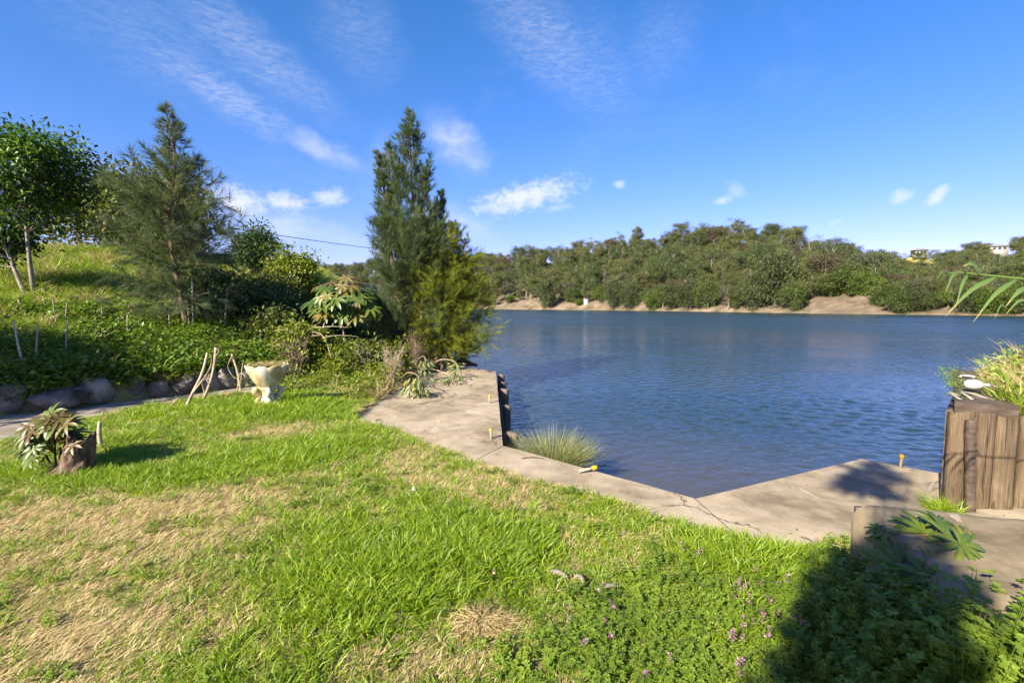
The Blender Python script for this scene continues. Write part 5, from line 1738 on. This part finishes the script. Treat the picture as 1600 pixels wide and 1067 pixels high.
spray(712, 577, 11.0, 22, 22, 55, 'leafy yellowish branch tip beside the end of the jetty', (668, 580), droop=.5)
spray(664, 572, 10.6, 22, 28, 70, 'leafy branch hanging under the she-oak crown', (645, 590), droop=.7)
spray(625, 560, 12.0, 34, 34, 110, 'grey-green leafy shoot below the she-oak by the inlet', (626, 585), droop=.1)

# dead brown shoot under the yellow she-oak, dark driftwood at the jetty end
stick([(682, 574), (680, 550), (676, 524)], [.03, .022, .012], 'rusty brown dead shoot under the yellow-green she-oak', side=[[(681, 560), (673, 545), (668, 535)], [(680, 552), (688, 540), (690, 528)], [(679, 545), (672, 532), (671, 522)]])
p = gp(722, 573)
mb = MB()
mb.add(*tube(spline([(-.35, 0, .03), (-.1, .05, .10), (.15, 0, .09), (.42, .04, .03)], 10), [.05, .09, .08, .03], 8, .15, rng))
tag(mb.build('driftwood_log', M['wood_dark'], loc=p, smooth=True), 'dark lump of driftwood lying at the end of the jetty', 'log')

# ------------------------------------------------------------------ overhead cable and its poles
A = at(120, 318, 26.0); Bp = at(668, 391, 235.0)
def pole(name, x, y, zb, zt, label):
    r = empty(name, (x, y, zb))
    MB().add(*tube([(0, 0, -.5), (0, 0, (zt - zb) * .5), (0, 0, zt - zb + .3)], [.15, .13, .10], 10, .01, rng)).build('shaft', M['bark_grey'], r, smooth=True)
    MB().add(*box(-.9, .9, -.06, .06, zt - zb - .12, zt - zb)).build('crossarm', M['bark_grey'], r)
    return tag(r, label, 'pole')
pole('power_pole', A.x, A.y, lz(A.x, A.y), A.z, 'timber power pole hidden behind the wide olive tree')
hb = hill_pt(668, 235.0 - float(shore(668)) if 235 > shore(668) else 4)
Bp = at(668, 391, hb.y + .0)
pole('power_pole', Bp.x, hb.y, hb.z, Bp.z, 'tall power pole on the far shore behind the she-oaks')
Cc = []
for f in np.linspace(0, 1, 60):
    q = A * (1 - f) + Bp * f
    Cc.append((q.x, q.y, q.z - 1.2 * 4 * f * (1 - f)))
rad = [.032, .05, .08, .11]
mb = MB().add(*tube(Cc, rad, 6))
tag(mb.build('power_cable', M['wire']), 'single dark overhead cable slanting down behind the she-oaks', 'cable')

# ------------------------------------------------------------------ grass and ground cover (uncountable: instanced)
rng = np.random.default_rng(77)
def tuft(n, L, W, spread, lean, bend, mat, name, dirbias=(0, 0)):
    a = rng.uniform(0, 6.28, n); r = spread * np.sqrt(rng.random(n))
    P = np.stack([r * np.cos(a), r * np.sin(a), np.full(n, -.006)], 1)
    D = unit(np.stack([np.cos(a) * lean + dirbias[0], np.sin(a) * lean + dirbias[1], np.full(n, 1.0)], 1) + rng.normal(size=(n, 3)) * np.array([.3, .3, .1]))
    V, F = blades(P, D, rng.uniform(L * .55, L * 1.15, n), rng.uniform(W * .7, W * 1.2, n), rng.uniform(bend * .4, bend * 1.5, n), rng)
    return MB().add(V, F, 0, np.repeat(np.clip(rng.normal(.45, .2, n), 0, 1), 5)).mesh(name, mat)
lawn_protos = []
for k in range(4): lawn_protos.append(tuft(24, .055, .0040, .05, .4, .55, M['grass'], 'tuft'))            # 0-3 short green
for k in range(3): lawn_protos.append(tuft(30, .090, .0050, .055, .35, .55, M['grass'], 'tuft'))            # 4-6 lush green
for k in range(4): lawn_protos.append(tuft(30, .075, .0032, .06, .35, .8, M['straw'], 'tuft', (.6, .7))) # 7-10 combed straw
for k in range(2): lawn_protos.append(tuft(30, .05, .0030, .065, .8, 1.0, M['straw'], 'tuft'))            # 11-12 matted straw
def weed(n, sz, h, mat, stems=9):
    mb = MB()
    for s in range(stems):
        a = rng.uniform(0, 6.28); rr = rng.uniform(0, .05)
        b = np.array([rr * math.cos(a), rr * math.sin(a), 0]); t = b + np.array([math.cos(a) * rng.uniform(.01, .05), math.sin(a) * rng.uniform(.01, .05), h * rng.uniform(.5, 1.1)])
        V, F = tube([b, (b + t) / 2, t], [.0012, .001], 3, cap=False)
        mb.add(V, F, 0, .3)
        for q in range(n):
            f = rng.uniform(.3, 1.0)
            c = b + (t - b) * f
            a2 = rng.uniform(0, 6.28)
            for w_ in (-.9, 0, .9):
                D = np.array([[math.cos(a2 + w_), math.sin(a2 + w_), .25]])
                mb.add(*leaves(c[None] + D * .004, D, np.array([[.1, .1, 1.0]]), sz, sz * .8, .15), 0, float(np.clip(rng.normal(.5, .2), 0, 1)))
    return mb.mesh('weed', mat)
for k in range(4): lawn_protos.append(weed(4, .0125, .07, M['clover'], 12))                                     # 13-16 fumitory / clover
for k in range(2): lawn_protos.append(weed(3, .02, .05, M['clover'], 7))                                   # 17-18 broader weeds
def rosette():
    mb = MB()
    n = 11
    a = np.linspace(0, 6.28, n, endpoint=False) + rng.normal(size=n) * .2
    D = np.stack([np.cos(a), np.sin(a), rng.uniform(.1, .7, n)], 1)
    return mb.add(*leaves(np.zeros((n, 3)), D, np.tile([0, 0, 1.], (n, 1)), rng.uniform(.07, .12, n), .024, .2), 0, np.repeat(rng.uniform(.3, .8, n), 4)).mesh('rosette', M['clover'])
lawn_protos.append(rosette())                                                                               # 19
lc = proto_coll('lawn_tuft', lawn_protos)

def sample(n_per, x0, x1, y0, y1):
    n = int(n_per * (x1 - x0) * (y1 - y0))
    return rng.uniform(x0, x1, n), rng.uniform(y0, y1, n)
X, Y = [], []
for (dens, y0, y1) in ((1500, 1.75, 3.2), (1000, 3.2, 4.6), (620, 4.6, 6.5), (400, 6.5, 9.0), (260, 9.0, 12.5)):
    k = 1.13
    x, y = sample(dens, -k * y1 - .3, min(3.2, k * y1), y0, y1)
    m = (np.abs(x) < k * y + .3)
    X.append(x[m]); Y.append(y[m])
X = np.concatenate(X); Y = np.concatenate(Y)
wob = .035 * (fbm(X * 6, Y * 6, 31) - .5) * 2
sS, sT = st(X, Y)
keep = in_poly(X + wob, Y + wob, lawn_poly) & ~in_poly(X, Y, path_poly) & (sS < .1) & (sT < 8.2)
# clear the block footprint
ca, sa = math.cos(-ang), math.sin(-ang)
bxl = (X - ctr.x) * ca - (Y - ctr.y) * sa; byl = (X - ctr.x) * sa + (Y - ctr.y) * ca
keep &= ~((np.abs(bxl) < bx_ / 2 - .02) & (np.abs(byl) < by_ / 2 - .02))
X, Y = X[keep], Y[keep]
n = len(X)
Z = land_z(X, Y)
# what grows where
def bump2(cx, cy, rx, ry, rot=0.0):
    c, s = math.cos(rot), math.sin(rot)
    a = (X - cx) * c + (Y - cy) * s; b = -(X - cx) * s + (Y - cy) * c
    return np.exp(-(a / rx) ** 2 - (b / ry) ** 2)
dry = 1.05 * bump2(-3.05, 3.2, 1.35, .5, .55) + 1.0 * bump2(-3.9, 3.0, 1.3, .9, .4) + .55 * bump2(-1.9, 2.35, .9, .4, .3) + .3 * bump2(-3.0, 6.2, 1.2, .5) + .22 * bump2(-.6, 4.4, 1.6, .7, -.5) + .9 * bump2(-.16, 2.38, .16, .12) + .5 * bump2(-.5, 2.1, .5, .15) + .2 * bump2(.2, 5.0, .8, .5)
dry = dry + .8 * (fbm(X * 1.6, Y * 1.6, 41, 5) - .52) + .35 * (fbm(X * 7, Y * 7, 43, 3) - .5)
lush = .9 * bump2(-.9, 2.75, .8, .45, .2) + .8 * bump2(-2.3, 5.1, 1.5, .5, .6) + .9 * bump2(-3.9, 7.4, 1.7, .8) + .7 * bump2(-4.6, 4.6, .7, .3) + .6 * bump2(-.2, 3.3, .7, .35) + .9 * bump2(1.6, 3.0, .5, .3) + .5 * bump2(-1.6, 3.6, .6, .4)
lush = lush + 1.0 * (fbm(X * 1.3 + 9, Y * 1.3, 51, 4) - .5)
weedy = .85 * bump2(1.2, 2.3, .95, .5, .1) + .6 * bump2(1.9, 2.0, .8, .7) + .35 * bump2(.4, 2.15, .4, .3) + .15 * bump2(1.0, 3.3, .9, .4, -.3) + .35 * (fbm(X * 2 + 3, Y * 2, 61) - .5)
u1 = rng.random(n)
idx = rng.integers(0, 4, n)
T = np.clip(rng.normal(.45, .2, n) + .5 * (fbm(X * 2.2, Y * 2.2, 71) - .5), 0, 1)
isl = u1 < np.clip(lush * 1.3, 0, .85)
idx = np.where(isl, rng.integers(4, 7, n), idx)
u2 = rng.random(n)
isd = u2 < np.clip(dry * 1.2 + .32, .26, .88)
left = ss(-1.0, -2.4, X)
idx = np.where(isd, np.where(rng.random(n) < .25 + .7 * left, rng.integers(7, 11, n), rng.integers(11, 13, n)), idx)
u3 = rng.random(n)
isw = u3 < np.clip(weedy * .6 - .10, .012, .36)
idx = np.where(isw, np.where(rng.random(n) < .72, rng.integers(13, 17, n), rng.integers(17, 19, n)), idx)
idx = np.where(rng.random(n) < .006, 19, idx)
far_s = 1 + .35 * ss(4, 9, Y)
Sv = rng.uniform(.65, 1.25, n) * far_s * (1 + .55 * np.clip(lush, 0, 1) * (idx >= 4) * (idx <= 6))
Sv = Sv * np.where(idx < 4, .85 + .3 * fbm(X * 3, Y * 3, 88), 1)
straw_c = (idx >= 7) & (idx <= 10)
RZ = np.where(straw_c, rng.normal(0, .35, n), rng.uniform(0, 6.28, n))
S = np.stack([Sv, Sv, Sv * np.where(straw_c, .8, np.where(idx > 10, np.where(idx < 13, .7, 1), 1))], 1)
R = np.stack([rng.normal(0, .12, n), rng.normal(0, .12, n), RZ], 1)
scatter('lawn_grass', np.stack([X, Y, Z], 1), R, S, idx, T, lc, 'patchy lawn of green grass, combed straw and low weeds', 'grass')

# pink fumitory flowers standing over the weeds
def fum():
    mb = MB()
    h = .10
    mb.add(*tube([(0, 0, 0), (.004, 0, h * .5), (.01, .004, h)], [.0012, .0008], 3, cap=False), 1, .3)
    n = 14
    f = rng.uniform(.6, 1.02, n); a = rng.uniform(0, 6.28, n)
    P = np.stack([.01 * f, .004 * f, h * f], 1)
    D = unit(np.stack([np.cos(a), np.sin(a), rng.uniform(-.1, .6, n)], 1))
    mb.add(*leaves(P, D, rand_unit(n, rng), .013, .0055, .3), 0, np.repeat(rng.random(n), 4))
    return mb.mesh('fumitory', [M['pink'], M['clover']])
fc = proto_coll('fumitory', [fum() for _ in range(3)])
pw = np.clip(weedy - .25, 0, 1) * (.15 + 1.6 * np.clip(fbm(X * 3, Y * 3, 91) - .42, 0, 1))
pick = rng.random(n) < pw * .13 * np.clip(4.0 / Y - .75, 0, 1)
m = int(pick.sum())
scatter('fumitory_flowers', np.stack([X[pick], Y[pick], Z[pick] + .01], 1), np.stack([rng.normal(0, .25, m), rng.normal(0, .25, m), rng.uniform(0, 6.28, m)], 1), np.repeat(rng.uniform(.8, 1.4, m)[:, None], 3, 1), rng.integers(0, 3, m), rng.random(m), fc,
        'small pink fumitory flowers over the weeds', 'flowers')

# creeper and long grass on the bank
bank_protos = []
def clump(n, sz, r, h, mat, asp=.75):
    P = rng.normal(size=(n, 3)) * np.array([r, r, 0]) * .5; P[:, 2] = rng.uniform(.0, h, n)
    D = unit(np.stack([rng.normal(size=n), rng.normal(size=n), rng.uniform(-.2, .6, n)], 1))
    N = unit(rng.normal(size=(n, 3)) * .35 + np.array([0, 0, 1.0]))
    return MB().add(*leaves(P, D, N, sz * rng.uniform(.6, 1.3, n), sz * asp, .15), 0, np.repeat(np.clip(rng.normal(.45, .22, n), 0, 1), 4)).mesh('clump', mat)
for k in range(4): bank_protos.append(clump(46, .065, .20, .20, M['ivy']))                     # 0-3 creeper
for k in range(2): bank_protos.append(clump(40, .05, .16, .26, M['clover'], .5))               # 4-5 herbs
for k in range(4): bank_protos.append(tuft(34, .24, .009, .09, .55, .9, M['grass'], 'tuft'))    # 6-9 long grass
for k in range(2): bank_protos.append(tuft(26, .30, .006, .08, .5, .8, M['straw'], 'tuft'))     # 10-11 dry long grass
for k in range(2): bank_protos.append(clump(50, .075, .24, .35, M['lime'], .5))                # 12-13 yellow-green leafy weeds
bc = proto_coll('bank_clump', bank_protos)
X, Y = sample(46, -36, -1.8, 5, 32)
sS, sT = st(X, Y)
t0 = 8.7 + .75 * np.maximum(sS - 5, 0)
vis = (X > -1.13 * Y - 1)
keep = (sS > .28) & (sT < t0 - .1) & vis & (sT > -14)
keep &= rng.random(len(X)) < np.clip(14 / Y, .2, 1)
X, Y, sS, sT = X[keep], Y[keep], sS[keep], sT[keep]
xe, ye = sample(120, -9.5, -3.2, 6.3, 11.5)          # overhang above the boulders
s2, t2 = st(xe, ye)
k2 = (s2 > .18) & (s2 < 1.1) & (t2 < 5.5) & (fbm(xe * 1.5, ye * 1.5, 14) > .42)
X = np.concatenate([X, xe[k2]]); Y = np.concatenate([Y, ye[k2]]); sS = np.concatenate([sS, s2[k2]]); sT = np.concatenate([sT, t2[k2]])
n = len(X)
Z = land_z(X, Y)
gr = ss(3.0, 5.2, sS + 2.0 * (fbm(X * .5, Y * .5, 15) - .5) - .15 * sT)
u = rng.random(n)
idx = np.where(u < gr, np.where(rng.random(n) < .26 + .5 * (fbm(X * .8, Y * .8, 17) - .5), rng.integers(10, 12, n), rng.integers(6, 10, n)), np.where(rng.random(n) < .5, rng.integers(0, 4, n), np.where(rng.random(n) < .45, rng.integers(4, 6, n), np.where(rng.random(n) < .75, rng.integers(6, 10, n), rng.integers(10, 12, n)))))
Sv = rng.uniform(.8, 1.5, n) * np.where(idx >= 6, rng.uniform(.8, 1.25, n), 1) * (1 + .5 * ss(14, 26, Y))
S = np.repeat(Sv[:, None], 3, 1)
R = np.stack([rng.normal(0, .2, n), rng.normal(0, .2, n), rng.uniform(0, 6.28, n)], 1)
T = np.clip(rng.normal(.45, .22, n), 0, 1)
scatter('bank_creeper', np.stack([X, Y, Z - .02], 1), R, S, idx, T, bc, 'green creeper and long grass covering the left bank', 'ground cover')

# weeds between the urn and the jetty, and along the inlet
X, Y = sample(150, -5.5, -1.8, 7.3, 13.0)
sS, sT = st(X, Y)
dxe = poly_dist(X, Y, xy(J_LEFT + [gp(548, 657)]))
dens = ss(-1.7, -.3, sS + .8 * (fbm(X, Y, 19) - .5)) * (sT < 8.6) + ((dxe < .55) & (Y > 8.2)) * .8
conc = in_poly(X, Y, xy(jetty_poly))
keep = (rng.random(len(X)) < dens * .9) & ~conc & ~in_poly(X, Y, path_poly) & (X > -4.6 + .25 * (Y - 8))
X, Y = X[keep], Y[keep]; n = len(X)
Z = np.maximum(land_z(X, Y), -.3)
dr = ss(-3.2, -2.3, X + .9 * (fbm(X * 1.2, Y * 1.2, 23) - .5))
idx = np.where(rng.random(n) < .12 + dr * .7, rng.integers(10, 12, n), np.where(rng.random(n) < .45, rng.integers(12, 14, n), np.where(rng.random(n) < .5, rng.integers(4, 6, n), rng.integers(6, 10, n))))
Sv = rng.uniform(.6, 1.25, n)
scatter('weed_patch', np.stack([X, Y, Z - .02], 1), np.stack([rng.normal(0, .2, n), rng.normal(0, .2, n), rng.uniform(0, 6.28, n)], 1), np.stack([Sv, Sv, Sv * rng.uniform(.9, 1.5, n)], 1), idx, np.clip(rng.normal(.5, .22, n), 0, 1), bc,
        'bright weeds and dry brown grass between the urn and the jetty', 'weeds')

# grass on the earth behind the timber wall
n = 900
f = rng.random(n) ** .8; g = rng.random(n)
X = 4.06 + f * 2.4 + g * 1.25; Y = 3.97 + g * 1.33
kk = ~((X - 3.63) - (Y - 3.9) < .28)
X, Y = X[kk], Y[kk]; n = len(X)
Z = ez(X, Y)
idx = np.where(rng.random(n) < .5, rng.integers(6, 10, n), np.where(rng.random(n) < .75, rng.integers(10, 12, n), rng.integers(4, 6, n)))
Sv = rng.uniform(.7, 1.25, n)
scatter('wall_top_grass', np.stack([X, Y, Z - .02], 1), np.stack([rng.normal(0.15, .3, n), rng.normal(-.15, .35, n), rng.uniform(0, 6.28, n)], 1), np.repeat(Sv[:, None], 3, 1), idx, np.clip(rng.normal(.5, .22, n), 0, 1), bc,
        'long green and dry grass spilling over the timber wall', 'grass')
# small weeds growing from the cracks beside the beam and at the foot of the boards
n = 46
f = rng.random(n)
X = np.concatenate([3.63 + 1.45 * f[:22] + rng.normal(size=22) * .03, 3.60 - rng.random(24) * .10]); Y = np.concatenate([3.95 + 1.6 * f[:22], 3.80 + rng.random(24) * .18])
Z = np.concatenate([np.full(22, .90), np.full(24, -.01)])
idx = np.where(np.arange(n) < 22, rng.integers(4, 6, n), rng.integers(6, 10, n))
Sv = np.where(np.arange(n) < 22, .38, .45) * rng.uniform(.7, 1.3, n)
scatter('crack_weeds', np.stack([X, Y, Z], 1), np.stack([rng.normal(0, .3, n), rng.normal(0, .3, n), rng.uniform(0, 6.28, n)], 1), np.repeat(Sv[:, None], 3, 1), idx, rng.random(n), bc, 'small weeds in the cracks of the timber wall', 'weeds')

# ------------------------------------------------------------------ litter on the concrete and in the lawn
n = 1300
X = rng.uniform(-3.2, 4.4, n); Y = rng.uniform(2.7, 12.0, n)
m = np.zeros(n, bool)
for p_ in conc_all: m |= in_poly(X, Y, p_)
m &= ~in_poly(X, Y, lawn_poly)
X, Y = X[m], Y[m]; n = len(X)
a = rng.uniform(0, 6.28, n)
D = np.stack([np.cos(a), np.sin(a), np.zeros(n)], 1)
mb = MB().add(*leaves(np.stack([X, Y, np.full(n, .006)], 1), D, np.tile([0, 0, 1.], (n, 1)), rng.uniform(.008, .035, n) , rng.uniform(.006, .013, n), .3), 0, np.repeat(rng.random(n) ** .8, 4))
tag(mb.build('leaf_litter', M['litter']), 'tiny dead leaves and chips strewn over the concrete', 'litter', kind='stuff')
twigs = [((1232, 864), (1290, 862), .006, 'dark thin twig on the concrete at the lawn edge'), ((1252, 838), (1282, 855), .004, 'short curved twig on the platform near the block'),
         ((815, 716), (850, 716), .006, 'thin dark twig on the walkway behind the sedge'), ((1167, 848), (1200, 868), .007, 'dark stick lying along the slab joint'), ((1030, 815), (1042, 822), .005, 'little twig at the lawn edge on the walkway'),
         ((655, 632), (690, 625), .006, 'thin twig lying on the jetty by the drooping branch'), ((587, 657), (596, 656), .008, 'short dark twig on the jetty near the lawn')]
for (a, b, r, lab) in twigs:
    A_ = gp(*a, .008); B_ = gp(*b, .008)
    o = MB().add(*tube(spline([(0, 0, 0), (np.array(B_ - A_)) * .5 + np.array([0, .015, .012]), np.array(B_ - A_)], 8), [r, r * .6], 5, .1, rng)).build('twig', M['stump'], loc=A_)
    tag(o, lab, 'twig')
for (u, v, L, yaw, lab) in [(872, 908, .11, -.5, 'short pale log with a cut end lying in the lawn weeds'), (905, 916, .06, -.8, 'small broken wood chunk between the two pale logs'), (948, 930, .13, .35, 'pale log with a yellow cut end lying in the lawn weeds')]:
    p = hit(u, v); r_ = .014
    o = empty('wood_log', (p.x, p.y, p.z + .035), yaw)
    bk_o = MB().add(*tube(spline([(-L / 2, 0, 0), (0, .01, .008), (L / 2, 0, 0)], 8), [r_, r_ * 1.15, r_ * .9], 9, .08, rng)).build('bark', M['bark_grey'], o, smooth=True)
    MB().add(*tube([(L / 2 - .002, 0, 0), (L / 2 + .004, 0, 0)], [r_ * .86, r_ * .8], 9, .03, rng)).build('cut_end', M['peg'], bk_o)
    tag(o, lab, 'log')
for (u, v, mt, lab) in [(1015, 880, 'red', 'tiny red plastic scrap in the lawn'), (771, 906, 'stick', 'curled dry leaf in the lawn beside the clover'), (548, 975, 'stump', 'curled brown dead leaf in the long grass'), (383, 884, 'stick', 'pale dry leaf on the lawn'), (645, 773, 'white', 'scrap of white paper on the lawn')]:
    p = hit(u, v)
    V = []
    for i in range(6):
        for j in range(4):
            x = (i / 5 - .5) * .055; y = (j / 3 - .5) * .026 * (1 - .6 * abs(i / 5 - .5) * 2)
            V.append((x, y, .012 * math.cos(i * 1.1) + y * y * 30))
    F = [(i * 4 + j, (i + 1) * 4 + j, (i + 1) * 4 + j + 1, i * 4 + j + 1) for i in range(5) for j in range(3)]
    o = MB().add(V, np.array(F)).build('dead_leaf' if mt.startswith('st') else 'plastic_scrap' if mt == 'red' else 'paper_scrap', M[mt], loc=(p.x, p.y, p.z + .045))
    o.rotation_euler = (.3, .2, rng.uniform(0, 6))
    tag(o, lab, 'leaf' if mt.startswith('st') else 'scrap')
# dry straw heap at the front of the lawn
p = hit(752, 985)
n = 900
a = rng.uniform(0, 6.28, n); r = .13 * np.sqrt(rng.random(n))
P = np.stack([r * np.cos(a) * 1.1, r * np.sin(a) * .8, .075 * (1 - (r / .13) ** 2) * rng.random(n) + .01], 1)
D = unit(np.stack([np.cos(a), np.sin(a), rng.normal(0, .35, n)], 1) + rng.normal(size=(n, 3)) * .6)
V, F = blades(P, D, rng.uniform(.04, .10, n), .0032, 1.0, rng)
tag(MB().add(V, F, 0, np.repeat(rng.uniform(.3, 1, n), 5)).build('straw_heap', M['straw'], loc=p), 'small heap of pale dry straw at the edge of the clover', 'straw')

# taller weeds crowding the foot and front of the block
tall = [weed(13, .019, .36, M['clover'], 8) for _ in range(3)] + [tuft(14, .34, .006, .05, .5, .9, M['grass'], 'tuft') for _ in range(2)] + [weed(9, .03, .24, M['clover'], 6) for _ in range(2)]
tcoll = proto_coll('tall_weed', tall)
n = 3000
X = rng.uniform(1.2, 3.2, n); Y = rng.uniform(1.25, 2.85, n)
bxl = (X - ctr.x) * ca - (Y - ctr.y) * sa; byl = (X - ctr.x) * sa + (Y - ctr.y) * ca
dout = np.maximum(np.abs(bxl) - bx_ / 2, np.abs(byl) - by_ / 2)
front = (byl < -by_ / 2) | (bxl < -bx_ / 2)
keep = (dout > .0) & (dout < .6) & front & (rng.random(n) < np.clip(1.25 - (Y - 1.6) * .85, .05, 1) * np.clip(1.2 - dout * 1.6, 0.1, 1)) & (X < 1.12 * Y + .3)
X, Y, dout = X[keep], Y[keep], dout[keep]; n = len(X)
idx = np.where(rng.random(n) < .6, rng.integers(0, 3, n), np.where(rng.random(n) < .45, rng.integers(3, 5, n), rng.integers(5, 7, n)))
Sv = rng.uniform(.75, 1.2, n) * np.clip(1.25 - dout * 1.3, .45, 1.2) * np.clip(1.25 - (Y - 1.6) * .5, .6, 1.2)
scatter('block_weeds', np.stack([X, Y, land_z(X, Y) - .01], 1), np.stack([rng.normal(0, .2, n), rng.normal(0, .2, n), rng.uniform(0, 6.28, n)], 1), np.stack([Sv, Sv, Sv], 1), idx, np.clip(rng.normal(.45, .2, n), 0, 1), tcoll, 'tall shaded weeds crowding the front of the concrete block', 'weeds')
